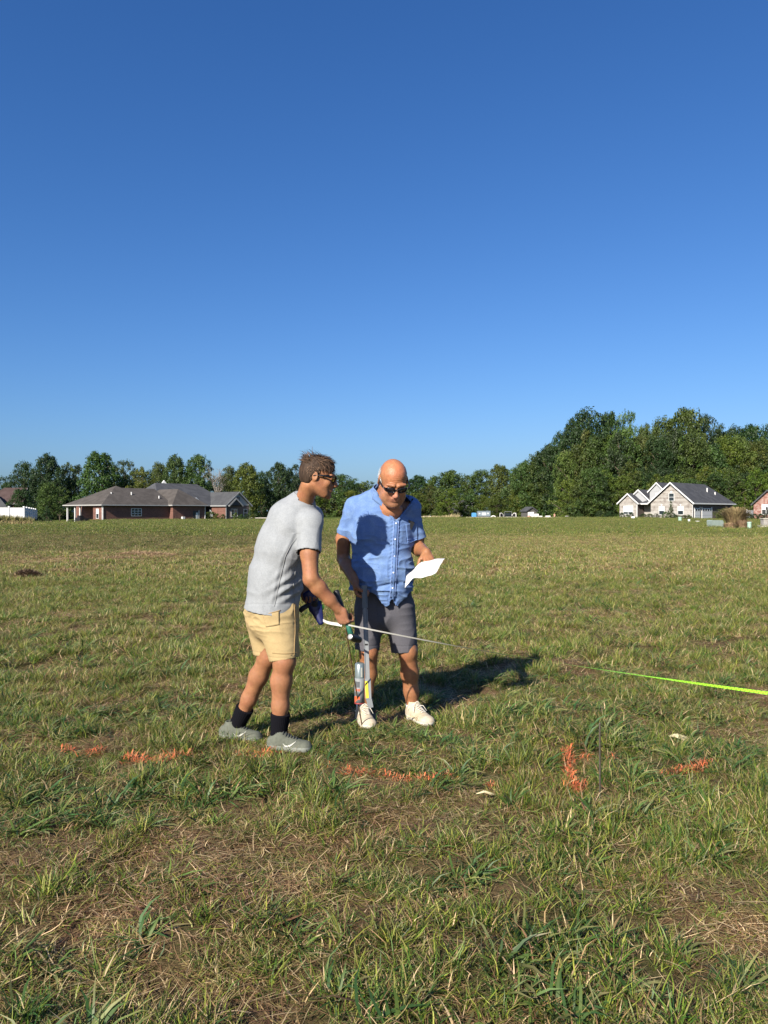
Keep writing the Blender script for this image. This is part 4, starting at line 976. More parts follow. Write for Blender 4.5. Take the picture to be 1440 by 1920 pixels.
mb = MB(); mb.tube([P(674, 1316.5, 4.64), P(674, 1318.5, 4.64)], .0318, 20); mb.build('rim', M_red, pc, True)
def arc_label(p, q, r, a0, a1, m, name, par):
    mb = MB(); p = Vector(p); q = Vector(q); n = 8; vs = []
    for e in (p, q):
        for k in range(n + 1):
            t = a0 + (a1 - a0) * k / n; vs.append(tuple(e + Vector((math.sin(t) * r, -math.cos(t) * r, 0))))
    mb.add(vs, [[k, k + 1, n + 2 + k, n + 1 + k] for k in range(n)]); return mb.build(name, m, par, True)
arc_label(P(674, 1304, 4.642), P(674, 1315, 4.642), .0325, -1.1, .1, M_ored, 'orange_square', pc)
M_dgrey = mat('dark_grey_print', (.10, .11, .12), rough=.5)
arc_label(P(674, 1276, 4.642), P(674, 1287, 4.642), .0325, -1.1, .0, M_dgrey, 'printed_panel', pc)
arc_label(P(674, 1296, 4.642), P(674, 1302, 4.642), .0325, -1.1, -.1, M_dgrey, 'printed_panel', pc)
for k in range(4): arc_label(P(674, 1289.5 , 4.642), P(674, 1294 , 4.642), .0327, -.85 + k * .28, -.70 + k * .28, M_ored, 'printed_mark', pc)
arc_label(P(674.5, 1250, 4.65), P(674.5, 1268, 4.65), .0312, .25, .60, M_tick, 'pale_stripe', cb)
# hammer
hm = thing('hammer', 'short sledge hammer with green shaft and black grip in the young man\'s hand', 'hammer', P(660, 1195, 4.26))
h0, h1 = P(629.5, 1107, 4.34), P(659, 1192, 4.255)
mb = MB(); mb.tube([h0, lerp(h0, h1, .03), lerp(h0, h1, .12), lerp(h0, h1, .5), lerp(h0, h1, .56)], [.014, .0185, .0165, .0155, .013], 10); mb.build('grip', M_black, hm, True)
mb = MB(); mb.tube([lerp(h0, h1, .54), lerp(h0, h1, .75), h1], [.012, .0135, .017], 10); mb.build('handle', M_gripg, hm, True)
mb = MB(); k0 = P(656.5, 1194, 4.215); ax = nrm((.46, .80, -.30)); mb.tube([k0, k0 + ax * .004, k0 + ax * .02, k0 + ax * .045, k0 + ax * .060, k0 + ax * .088, k0 + ax * .104, k0 + ax * .108], [.016, .0185, .0185, .022, .022, .0190, .0185, .015], 16); mb.build('hammer_head', M_black, hm, True)
mb = MB(); mb.tube([k0 - ax * .0025, k0 - ax * .0005], [.0145, .0165], 16); mb.build('striking_face', M_hface, hm, True)
# tape reel
tr_ = thing('tape_reel', 'navy blue open reel of a long measuring tape behind the young man\'s belly', 'measuring tape', P(590, 1140, 4.56))
S = Sculpt(P(545, 1190, 4.4), P(625, 1085, 4.75) * (1, 1, 1) + (0, 0, .0), .004)
r0 = P(588, 1122, 4.56)
S.econe(P(578, 1112, 4.56), P(592, 1140, 4.56), (.040, .016), (.042, .018), (1, 0, 0), .01); S.econe(P(592, 1140, 4.56), P(602, 1168, 4.54), (.040, .017), (.018, .013), (1, 0, .2), .012)
S.cone(P(603, 1120, 4.55), P(607, 1128, 4.55), .012, .008, .006); S.cone(P(601, 1128, 4.56), P(605, 1164, 4.54), .007, .006, .004)
v, f = S.verts(1); obj('reel_frame', mesh_np('reel_frame', v, f, M_navy, True), tr_)
mb = MB(); mb.tube([P(562, 1146, 4.55), P(566, 1142, 4.55), P(583, 1131, 4.56)], [.014, .017, .013], 10); mb.build('grip', M_black, tr_, True)
mb = MB(); mb.tube([P(601, 1139, 4.555), P(601, 1139, 4.575)], .022, 18); mb.build('wound_tape', mat('wound_tape_green', (.05, .22, .03), rough=.5), tr_, True)
mb = MB(); mb.tube([P(590, 1132, 4.53), P(590, 1132, 4.545)], .020, 16); mb.tube([P(590, 1132, 4.52), P(597, 1124, 4.52)], .006, 8); mb.build('crank', M_black, tr_, True)
# tape: a two-sided ribbon
def ribbon(pts, wdir, w, th, mats, name, par):
    va = []; vb = []
    for p, d_ in zip(pts, wdir):
        nn = th
        va += [p - d_ * w / 2, p + d_ * w / 2]
    vs = va; n_ = len(pts); fs = [[2 * i, 2 * i + 1, 2 * i + 3, 2 * i + 2] for i in range(n_ - 1)]
    return vs, fs
tp = thing('measuring_tape', 'long measuring tape, white turning lime green, stretched across to the right', 'measuring tape', P(655, 1172, 4.25))
p0, p1 = P(652, 1171.5, 4.262), P(1520, 1311, 2.45)
N_ = 160; dirv = nrm(p1 - p0); upv = nrm(np.array((0, 0, 1.)) - dirv * dirv[2]); sdv = np.cross(dirv, upv)
for side, m_, nm_ in ((0, M_white, 'white_face'), (1, M_lime, 'lime_face')):
    vs = []
    for i in range(N_ + 1):
        t = i / N_; p = lerp(p0, p1, t) + np.array((0, 0, -.020 * math.sin(math.pi * t)))
        view = nrm(p - np.array((0, 0, CAMZ))); base = math.atan2(view @ upv, view @ sdv)   # angle of the edge-on position
        th_ = base + float(np.interp(t, [0, .26, .45, .58, .75, .95, 1], [.85, .55, .24, 0, -.3, -1.05, -1.2])); w_ = upv * math.sin(th_) + sdv * math.cos(th_); nn = np.cross(dirv, w_) * (.0006 if side else -.0006)
        vs += [p - w_ * .0060 + nn, p + w_ * .0060 + nn]
    mb = MB(); i0_, i1_ = (int(.44 * N_), N_) if side else (0, int(.60 * N_)); mb.add(vs[2 * i0_:2 * i1_ + 2], [[2 * i, 2 * i + 1, 2 * i + 3, 2 * i + 2] for i in range(i1_ - i0_)]); mb.build(nm_, m_, tp)
    if side:
        mk = MB()
        for i in range(95, N_):
            A_, B_, C_, D_ = [np.array(q) for q in (vs[2 * i], vs[2 * i + 1], vs[2 * i + 2], vs[2 * i + 3])]
            nn = np.cross(dirv, nrm(B_ - A_)) * .0007
            for u0, u1, w0, w1 in ((.1, .28, .05, .4), (.6, .72, .55, .95)):
                g = lambda u, w: lerp(lerp(A_, B_, w), lerp(C_, D_, w), u) + nn
                mk.quad(g(u0, w0), g(u1, w0), g(u1, w1), g(u0, w1))
        mk.build('tape_markings', mat('tape_print', (.05, .10, .01), rough=.6), tp)
mb = MB(); a_ = [P(606, 1163, 4.53), P(612, 1166.5, 4.46), P(622, 1169, 4.38), P(633, 1170.5, 4.31), P(641, 1172, 4.27)]
a_ = resample(a_, 14); mb.add([q for p in a_ for q in (p - (0, 0, .0085), p + np.array((0, 0, .0085)))], [[2 * i, 2 * i + 1, 2 * i + 3, 2 * i + 2] for i in range(13)])
o = mb.build('tape_end', M_white, tp); md = o.modifiers.new('thickness', 'SOLIDIFY'); md.thickness = .001
# stakes
def rod(name, a, b, r, m, label, cat):
    mb = MB(); n = 60; mb.tube([lerp(a, b, i / n) for i in range(n + 1)], [r * (1.0 if i % 2 else .88) for i in range(n + 1)], 8)
    return tag(mb.build(name, m, None, True), label, cat)
g0 = P(681, 1368, 4.80); g0[2] = float(terr(*g0[:2])) - .03
rod('stake', P(648, 1176, 4.265), g0, .0042, M_rust, 'thin rusty steel stake below the hammer, standing beside the paint can', 'stake')
g1 = P(1125, 1505, 3.60); g1[2] = float(terr(*g1[:2])) - .05
rod('stake', P(1124.5, 1355, 3.61), g1, .0050, M_steel, 'dark ribbed steel rod standing alone in the grass at right', 'stake')
# orange survey paint on the blades
M_opaint = mat('orange_marking_paint', (.85, .17, .05), rough=.7, attrc='bcol')
def paint(label, pts, width, n, hmax=.06, up=0.0):
    V = []; F = []; C = []; pts = [np.array(p) for p in pts]; b0 = 0; rr = np.random.RandomState(len(label) * 7 + n); n = int(n * .85); width = width * (1 if up else 1.4)
    rp = resample(pts, 200)
    for k in range(n):
        p = rp[rr.randint(0, 200)]; x_ = p[0] + rr.randn() * width; y_ = p[1] + rr.randn() * width * .8
        if n2(x_, y_, 14, 5) < .27: continue
        z0 = float(terr(x_, y_)) + rr.rand() * .04; az = rr.rand() * 6.28; l = rr.uniform(.02, hmax); le = rr.uniform(.7, 1.6) if not up else rr.uniform(.0, .5)
        if up: hh_ = rr.rand() ** 1.3; st_ = rr.randint(0, 5); x_ = p[0] + (-.028, -.012, .002, .016, .03)[st_] + hh_ * (.0, -.012, .004, .010, -.02)[st_] + rr.randn() * .004; y_ = p[1] + (.01, -.01, .0, .012, -.008)[st_] + rr.randn() * .004; z0 += hh_ * up * (.7, 1.1, .95, .5, .35)[st_]
        d_ = np.array((math.cos(az) * math.sin(le), math.sin(az) * math.sin(le), math.cos(le))); s_ = np.array((-math.sin(az), math.cos(az), 0)) * rr.uniform(.0010, .0021)
        q = np.array((x_, y_, z0)); e = q + d_ * l; m_ = q + d_ * l * .6 + (0, 0, .004)
        V += [q - s_, q + s_, m_ + s_, m_ - s_, e]; F += [[b0, b0 + 1, b0 + 2], [b0, b0 + 2, b0 + 3], [b0 + 3, b0 + 2, b0 + 4]]; b0 += 5
        c_ = np.array((.72, .17, .06)) * rr.uniform(.4, 1.05) if rr.rand() < .55 else np.array((.46, .17, .07)) * rr.uniform(.35, 1.1); C += [c_] * 5
    me = mesh_np('paint_mark', np.array(V), np.array(F), M_opaint); cattr(me, 'bcol', np.array(C))
    return tag(obj('paint_mark', me), label, 'paint mark', kind='stuff')
def G(px, py): D = CAMZ * FPX / (py - 960.); return P(px, py, D) * (1, 1, 0)
paint('orange paint streak on the grass at the far left edge of the line', [G(122, 1412), G(150, 1417), G(190, 1413)], .016, 420)
paint('orange paint on grass between the left streak and the grey shoes', [G(235, 1423), G(290, 1433), G(355, 1422)], .018, 420)
paint('orange paint on grass just in front of the grey-green shoes', [G(440, 1432), G(480, 1430), G(515, 1425)], .016, 300)
paint('red-orange paint on straw below the cream shoe', [G(612, 1452), G(650, 1457), G(700, 1460)], .012, 260, .04)
paint('orange paint line on bare straw left of the small orange dot', [G(715, 1468), G(760, 1474), G(800, 1476), G(852, 1466)], .010, 300, .03)
paint('small orange paint spot just left of the pale dry leaf', [G(905, 1474), G(922, 1477)], .012, 150, .04)
paint('bright orange paint stroke running away from the camera, left of the steel rod', [G(1067, 1410), G(1064, 1425), G(1068, 1440), G(1067, 1455), G(1074, 1470), G(1082, 1480)], .011, 520, .06)
paint('orange paint dab crossing the near end of the bright orange stroke', [G(1060, 1478), G(1092, 1478)], .014, 240, .05)
paint('small orange paint patch between the bright orange stroke and the steel rod', [G(1080, 1428), G(1105, 1424)], .016, 60, .04)
paint('pale orange paint patch on grass right of the steel rod', [G(1145, 1424), G(1178, 1437)], .02, 110, .04)
paint('orange paint patch on straw at the right end of the line', [G(1235, 1452), G(1300, 1452), G(1325, 1448)], .016, 360, .05)
paint('faint distant orange paint stroke in the middle of the field', [G(925, 1078), G(929, 1060), G(931, 1038)], .035, 420, .08)
# dry leaves lying on the grass
M_husk = mat('pale_dry_leaf', (.72, .62, .36), rough=.8, noise=(60, .15))
def husk(label, c, n, a0, a1, L):
    mb = MB(); rr = np.random.RandomState(n); c = np.array(c, float); c[2] = float(terr(*c[:2])) + .045
    for k in range(n):
        a = a0 + (a1 - a0) * k / max(n - 1, 1) + rr.randn() * .06; l = L * rr.uniform(.7, 1.1); d_ = np.array((math.cos(a), math.sin(a), 0)); s_ = np.array((-math.sin(a), math.cos(a), .25)) * .005
        m_ = c + d_ * l * .5 + (0, 0, .006 + .006 * rr.rand()); e = c + d_ * l + (0, 0, -.01 * rr.rand())
        mb.add([c - s_ * .5, c + s_ * .5, m_ + s_, m_ - s_, e], [[0, 1, 2, 3], [3, 2, 4]])
    return tag(mb.build('dry_leaf', M_husk), label, 'leaf')
husk('fan of pale dried grass leaves lying near the right edge', G(1252, 1388), 16, -.9, .15, .13)
husk('single pale dry leaf lying flat in front of the small orange spot', G(893, 1505), 5, -.15, .25, .10)
husk('pale dry leaf lying beside the cream shoe on the right', G(762, 1366), 3, -.2, .3, .07)
# ------------------------------------------------------------------ foliage
def leaf_mat(name, col):
    m = bpy.data.materials.new(name); m.use_nodes = True; nt = m.node_tree; N = nt.nodes; L = nt.links
    b = N['Principled BSDF']; b.inputs['Roughness'].default_value = .55; b.inputs['Specular IOR Level'].default_value = .3
    a = N.new('ShaderNodeAttribute'); a.attribute_name = 'lv'
    oi = N.new('ShaderNodeObjectInfo')
    mx = N.new('ShaderNodeVectorMath'); mx.operation = 'MULTIPLY'; L.new(a.outputs['Color'], mx.inputs[0]); L.new(oi.outputs['Color'], mx.inputs[1])
    L.new(mx.outputs[0], b.inputs['Base Color'])
    t = N.new('ShaderNodeBsdfTranslucent'); L.new(mx.outputs[0], t.inputs[0]); ms = N.new('ShaderNodeMixShader'); ms.inputs[0].default_value = .25
    L.new(b.outputs[0], ms.inputs[1]); L.new(t.outputs[0], ms.inputs[2]); L.new(ms.outputs[0], N['Material Output'].inputs[0])
    return m
M_leaf = leaf_mat('leaves', None); M_bark = mat('bark', (.11, .085, .06), rough=.95, noise=(3, .3)); M_deadbark = mat('bare_bark', (.26, .23, .20), rough=.95)
rt = np.random.RandomState(42)
def crown(env, K, n, cr, leaf, seed, flat=.75, inner=.25):
    """env(t, az) -> radius at relative height t; unit tree of height 1, clusters of leaf faces"""
    r = np.random.RandomState(seed); C = []
    while len(C) < K:
        t = r.rand(); az = r.rand() * 6.2832; R_ = env(t, az)
        if R_ <= .01 or r.rand() > min(1, R_ / .28 + .15): continue
        q = R_ * (r.uniform(.05, .7) if r.rand() < inner else r.uniform(.74, 1.08)); C.append((q * math.cos(az), q * math.sin(az), t, r.uniform(.65, 1.3) * cr, r.uniform(.72, 1.28)))
    C = np.array(C); m = K * n; k = np.repeat(np.arange(K), n)
    d = r.randn(m, 3); d /= np.linalg.norm(d, axis=1, keepdims=True); rad = r.rand(m) ** .45
    p = C[k, :3] + d * (rad * C[k, 3])[:, None] * np.array((1, 1, flat)) ; p[:, 2] -= .18 * rad * C[k, 3] * 1.0
    p[:, 2] = np.maximum(p[:, 2], .005)
    nn = d * .8 + np.array((0, 0, .5)) + r.randn(m, 3) * .55; nn /= np.linalg.norm(nn, axis=1, keepdims=True)
    a = np.cross(nn, r.randn(m, 3)); a /= np.linalg.norm(a, axis=1, keepdims=True); b = np.cross(nn, a)
    s = leaf * r.uniform(.5, 1.35, m)[:, None]
    V = np.stack([p - a * s, p - b * s * .55, p + a * s, p + b * s * .55], 1).reshape(-1, 3); F = np.arange(m * 4).reshape(m, 4)
    col = np.array((.052, .088, .019)) * (C[k, 4] * r.uniform(.7, 1.3, m))[:, None]; col[:, 0] *= 1 + .35 * (C[k, 4] - .9)
    return V, F, np.repeat(col, 4, 0), C
def lump(az, t, s, a=.22): return 1 + a * math.sin(az * 2 + s + t * 5) + a * .7 * math.sin(az * 3 - s * 2 + t * 11) + a * .6 * math.sin(az * 5 + t * 17 + s * 3)
ENV = {
 'round': lambda t, az: (0 if t < .14 else .36 * math.sqrt(max(0, 1 - ((t - .56) / .44) ** 2)) * lump(az, t, 1)),
 'tall': lambda t, az: (0 if t < .10 else .27 * max(0, 1 - ((t - .58) / .43) ** 2) ** .42 * lump(az, t, 2.3, .26)),
 'edge': lambda t, az: .34 * max(0, 1 - ((t - .40) / .61) ** 2) ** .6 * lump(az, t, 4.1, .24),
 'loose': lambda t, az: (0 if t < .18 else .31 * max(0, 1 - ((t - .60) / .41) ** 2) ** .5 * lump(az, t, .4, .42)),
 'cone': lambda t, az: .24 * max(0, 1 - t) ** .8 * (1 if t > .03 else .6) * lump(az, t, 3, .10),
 'bush': lambda t, az: .55 * max(0, 1 - ((t - .38) / .62) ** 2) ** .5 * lump(az, t, 5, .10),
 'column': lambda t, az: .13 * max(0, 1 - t) ** .45 * lump(az, t, 2, .06) * (1.0 - .25 * (t > .55)),
}
PROTO = {}
def proto(key, K, n, cr, leaf, seed, **kw):
    V, F, C, cl = crown(ENV[key.split('_')[0]], K, n, cr, leaf, seed, **kw); me = mesh_np('crown', V, F, M_leaf); cattr(me, 'lv', C)
    mb = MB(); r = np.random.RandomState(seed); top = .82 if 'edge' not in key else .6
    mb.tube([(0, 0, -.02), (.004, 0, .1), (.01, .01, .3), (0, -.01, top)], [.022, .017, .013, .003], 8)
    for c in cl[np.argsort(r.rand(len(cl)))[:26]]:
        z0 = max(.10, c[2] - .22 * r.uniform(.6, 1.2)); mb.tube([(0.004, 0, z0), (c[0] * .5, c[1] * .5, (z0 + c[2]) / 2 + .01), (c[0] * .95, c[1] * .95, c[2])], [.008, .005, .002], 5, caps=False)
    PROTO[key] = (me, mb.mesh('trunk', M_bark, True))
proto('round_a', 240, 62, .088, .0165, 1); proto('round_b', 240, 62, .085, .0165, 2, inner=.2); proto('tall_a', 240, 62, .072, .0125, 3); proto('tall_b', 240, 60, .070, .0125, 4)
proto('edge_a', 190, 56, .072, .0145, 5); proto('edge_b', 190, 56, .068, .0145, 6); proto('loose_a', 130, 56, .068, .014, 7, inner=.35); proto('loose_b', 135, 54, .062, .014, 8, inner=.35)
proto('cone_a', 150, 50, .05, .014, 9); proto('bush_a', 60, 55, .16, .035, 10); proto('bush_b', 60, 55, .15, .035, 12); proto('column_a', 110, 45, .032, .012, 11)
LANDM = [(20, 'the red-brown neighbour roof'), (45, 'the white fence corner'), (88, 'the small dark spruce'), (131, 'the porch posts'), (165, 'the patio'), (190, 'the sunlit brick corner'), (222, 'the brown roof peak'), (255, 'the square brick-wall window'), (300, 'the sunlit brick jog'), (328, 'the pale roof dormer'), (362, 'the side door'), (390, 'the columned porch'), (418, 'the flag'), (447, 'the small front gable'), (484, 'the pale driveway'), (520, 'the young man\'s back'), (560, 'the young man\'s neck'), (600, 'the young man\'s hair'), (640, 'the young man\'s nose'), (665, 'the blue shirt\'s left shoulder'), (700, 'the bald man\'s ear'), (737, 'the bald head'), (775, 'the blue shirt\'s right shoulder'), (798, 'the long white block'),
 (835, 'the straw-coloured weeds'), (868, 'the concrete lumps'), (889, 'the blue toilet'), (907, 'the grey container'), (925, 'the white hoop'), (954, 'the pickup truck'), (989, 'the bending worker'), (1006, 'the block stacks'), (1028, 'the low white pile'), (1040, 'the standing worker'), (1063, 'the longest white pile'), (1095, 'the timber edging\'s end'), (1126, 'the rounded shrub left of the stone house'), (1145, 'the left wall of the stone house'), (1178, 'the leftmost stone gable'), (1192, 'the grey-sided gable'), (1212, 'the entry post'), (1236, 'the grey dormer gable'), (1258, 'the narrow evergreen'), (1285, 'the right slope of the big gable'), (1306, 'the small garage door'), (1325, 'the big garage door'), (1346, 'the green transformer box'), (1362, 'the right end of the charcoal roof'), (1379, 'the dry grass clump'), (1397, 'the tall evergreen'), (1425, 'the red-brick gable'), (1440, 'the right edge of the photo')]
USEDL = set()
def where(px, row, c):
    cn = {DK: 'dark', MD: 'mid-green', YG: 'yellow-green', OL: 'olive', LT: 'pale', BL: 'bluish'}.get(c, 'green')
    for x_, n_ in sorted(LANDM, key=lambda q: abs(q[0] - px)):
        s_ = 'directly above' if abs(px - x_) <= 5 else 'just left of' if px < x_ else 'just right of'
        l_ = '%s %s, %s %s' % (cn, row, s_, n_)
        if l_ not in USEDL: USEDL.add(l_); return l_
def tree(kind, px, top, D, wpx=None, col=(1, 1, 1), label='', cat='tree', group=None, name='tree', base=None):
    me, tr = PROTO[kind]; x = (px - 720) / FPX * D; z0 = float(terr(x, D)) if base is None else base
    H = CAMZ - (top - 960) / FPX * D - z0; w = 1.0 if wpx is None else (wpx / FPX * D) / (H * {'r': .72, 't': .56, 'e': .68, 'l': .66, 'c': .46, 'b': 1.1}[kind[0]]) if kind[:3] != 'col' else (wpx / FPX * D) / (H * .26)
    t = thing(name, label, cat, (x, D, z0), group)
    t.rotation_euler = (0, 0, rt.rand() * 6.28)
    for nm_, m_ in (('crown', me), ('trunk', tr)):
        o = bpy.data.objects.new(nm_, m_); COL.objects.link(o); o.parent = t; o.color = (*[c * rt.uniform(.88, 1.12) for c in col], 1)
    t.scale = (H * w, H * w, H)
    return t
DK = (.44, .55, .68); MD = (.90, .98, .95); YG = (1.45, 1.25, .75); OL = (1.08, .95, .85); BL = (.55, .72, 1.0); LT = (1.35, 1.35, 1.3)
# left-hand trees behind the brick houses
LT_ = [('loose_a', 8, 893, 330, 40, BL, 'distant bluish tree at the far left edge above the neighbour roof'), ('tall_a', 45, 866, 190, 42, DK, 'dark pointed tree left of the tall oak, above the brown neighbour roof'),
 ('round_a', 88, 853, 185, 50, DK, 'tall dark oak with a rounded top rising left of the big maple'), ('loose_b', 128, 868, 190, 36, OL, 'thinner tree between the tall dark oak and the big maple'),
 ('round_b', 186, 848, 180, 66, MD, 'big broad green maple standing behind the left end of the brown roof'), ('loose_a', 233, 862, 188, 44, OL, 'loose-crowned tree just right of the big maple'),
 ('loose_b', 266, 876, 180, 38, YG, 'bright yellow-green tree behind the middle of the brown roof'), ('tall_b', 297, 868, 195, 36, OL, 'slim pale tree left of the pair of tall green trees'),
 ('round_a', 328, 855, 182, 44, MD, 'left one of the two tall green trees above the grey roof'), ('round_b', 374, 853, 182, 48, MD, 'right one of the two tall green trees above the grey roof'),
 ('tall_a', 430, 874, 176, 32, OL, 'olive tree directly right of the bare dead trees'), ('round_a', 462, 870, 170, 50, YG, 'light green tree above the small grey gable on the left'),
 ('edge_a', 490, 884, 182, 38, DK, 'dark low tree behind the young man, right of the light green tree'), ('round_b', 522, 868, 175, 46, DK, 'dark round tree directly left of the young man\'s back'), ('edge_b', 556, 872, 185, 48, DK, 'dark tree behind the young man\'s neck')]
for q in LT_: tree(q[0], q[1], q[2], q[3], q[4], q[5], q[6], group='trees behind the houses on the left')
G_L = 'low trees filling in under the left treeline'
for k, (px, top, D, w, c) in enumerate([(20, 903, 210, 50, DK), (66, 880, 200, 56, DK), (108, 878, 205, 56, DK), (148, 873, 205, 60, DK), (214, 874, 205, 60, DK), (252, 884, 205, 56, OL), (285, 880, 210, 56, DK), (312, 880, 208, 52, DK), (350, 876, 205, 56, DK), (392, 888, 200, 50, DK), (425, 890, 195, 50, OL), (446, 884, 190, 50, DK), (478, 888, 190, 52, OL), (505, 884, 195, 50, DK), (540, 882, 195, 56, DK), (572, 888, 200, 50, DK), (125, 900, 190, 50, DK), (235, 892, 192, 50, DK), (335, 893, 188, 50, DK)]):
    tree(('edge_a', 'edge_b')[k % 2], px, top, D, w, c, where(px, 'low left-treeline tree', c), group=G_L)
# trees on the lawn by the left house
tree('tall_b', 92, 905, 150, 42, OL, 'olive-leaved lawn tree left of the brown-roofed house porch'); tree('loose_b', 112, 912, 158, 36, OL, 'small thin-trunked tree directly left of the porch posts')
tree('cone_a', 88, 946, 104, 24, BL, 'small dark spruce right of the white fence corner', name='conifer'); tree('round_b', 40, 916, 128, 40, DK, 'dark bushy tree rising behind the white fence')
# bare trees
def bare(px, top, D, label):
    x = (px - 720) / FPX * D; z0 = float(terr(x, D)); H = CAMZ - (top - 960) / FPX * D - z0; mb = MB(); r = np.random.RandomState(int(px))
    def br(p, d, l, rr, lev):
        e = p + d * l; mb.tube([p, p + d * l * .5 + r.randn(3) * l * .04, e], [rr, rr * .8, rr * .55], 5, caps=False)
        if lev:
            for _ in range(4): br(lerp(p, e, r.uniform(.45, 1)), nrm(d + r.randn(3) * .45 + np.array((0, 0, .15))), l * r.uniform(.45, .7), rr * .5, lev - 1)
    br(np.array((0., 0, 0)), np.array((0, 0, 1.)), H * .5, .16, 4)
    t = thing('bare_tree', label, 'tree', (x, D, z0)); mb.build('trunk', M_deadbark).parent = t
bare(404, 868, 172, 'leafless dead tree right of the two tall green trees'); bare(414, 874, 176, 'smaller leafless tree at the left edge of the olive tree')
# middle and right wood
MID = [(585, 890, OL), (612, 884, DK), (640, 890, MD), (664, 905, DK), (690, 902, OL), (716, 908, DK), (742, 905, DK), (768, 900, MD), (784, 892, DK), (812, 900, OL), (846, 884, MD), (874, 892, OL), (902, 882, MD), (936, 872, OL), (962, 880, MD)]
for k, (px, top, c) in enumerate(MID):
    tree(('round_a', 'edge_b', 'tall_b', 'round_b', 'edge_a')[k % 5], px, top, 238 + (k * 37) % 20, 50 if k != 10 else 72, c, where(px, 'middle-treeline tree', c), group='trees behind the middle of the field')
for k, px in enumerate(range(590, 1010, 21)):
    px = px + rt.uniform(-6, 6); tree(('edge_a', 'edge_b', 'bush_a')[k % 3], px, 918 + rt.uniform(-8, 10), 216 + rt.uniform(-6, 6), 42, (YG, OL, MD)[k % 3], where(px, 'low bushy growth', (YG, OL, MD)[k % 3]), group='bushy growth at the foot of the middle treeline')
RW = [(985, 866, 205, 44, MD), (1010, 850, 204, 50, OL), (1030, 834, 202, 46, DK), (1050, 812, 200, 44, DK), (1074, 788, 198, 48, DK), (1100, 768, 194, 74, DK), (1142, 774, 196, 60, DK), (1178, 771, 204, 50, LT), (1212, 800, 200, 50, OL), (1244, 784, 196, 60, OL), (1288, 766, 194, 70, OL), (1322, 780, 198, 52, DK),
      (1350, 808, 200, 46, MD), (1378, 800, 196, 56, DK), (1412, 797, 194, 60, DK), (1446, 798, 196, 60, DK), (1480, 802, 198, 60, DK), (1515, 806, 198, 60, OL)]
for k, (px, top, D, w, c) in enumerate(RW):
    spec = {1178: 'pale feathery treetop between the two tallest dark trees of the right wood', 1100: 'tallest broad dark tree on the left shoulder of the right wood', 1288: 'tall olive tree rising above the grey-roofed stone house'}
    tree('loose_a' if px == 1178 else ('round_a', 'tall_a', 'round_b', 'tall_b')[k % 4], px, top, D, w, c, spec.get(px) or where(px, 'tall wood tree', c), group='tall trees of the right wood')
for k in range(34):
    px = 985 + k * 15.5 + rt.uniform(-6, 6); topb = float(np.interp(px, [980, 1040, 1100, 1180, 1250, 1330, 1500], [874, 836, 802, 806, 808, 820, 816])) + rt.uniform(-6, 26)
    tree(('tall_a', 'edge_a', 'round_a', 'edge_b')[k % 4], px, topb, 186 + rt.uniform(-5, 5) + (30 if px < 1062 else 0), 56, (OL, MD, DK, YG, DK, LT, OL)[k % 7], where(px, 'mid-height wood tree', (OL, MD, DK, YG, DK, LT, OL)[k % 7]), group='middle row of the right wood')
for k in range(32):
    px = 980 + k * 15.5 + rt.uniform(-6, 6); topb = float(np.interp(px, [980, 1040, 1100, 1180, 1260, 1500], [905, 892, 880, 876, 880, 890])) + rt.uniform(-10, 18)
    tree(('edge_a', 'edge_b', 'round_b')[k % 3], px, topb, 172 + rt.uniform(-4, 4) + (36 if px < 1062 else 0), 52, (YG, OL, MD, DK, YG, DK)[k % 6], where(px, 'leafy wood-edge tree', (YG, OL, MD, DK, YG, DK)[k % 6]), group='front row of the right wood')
for k in range(20):
    px = 990 + k * 24 + rt.uniform(-8, 8)
    tree(('bush_a', 'bush_b')[k % 2], px, 932 + rt.uniform(-8, 8), 167 + rt.uniform(-3, 3) + (38 if px < 1062 else 0), 40, (DK, MD, OL)[k % 3], where(px, 'undergrowth shrub', (DK, MD, OL)[k % 3]), 'shrub', 'undergrowth along the right wood', 'shrub')
tree('column_a', 1397, 920, 158, 20, YG, 'tall narrow evergreen behind the white fence right of the stone house', name='conifer', cat='tree')

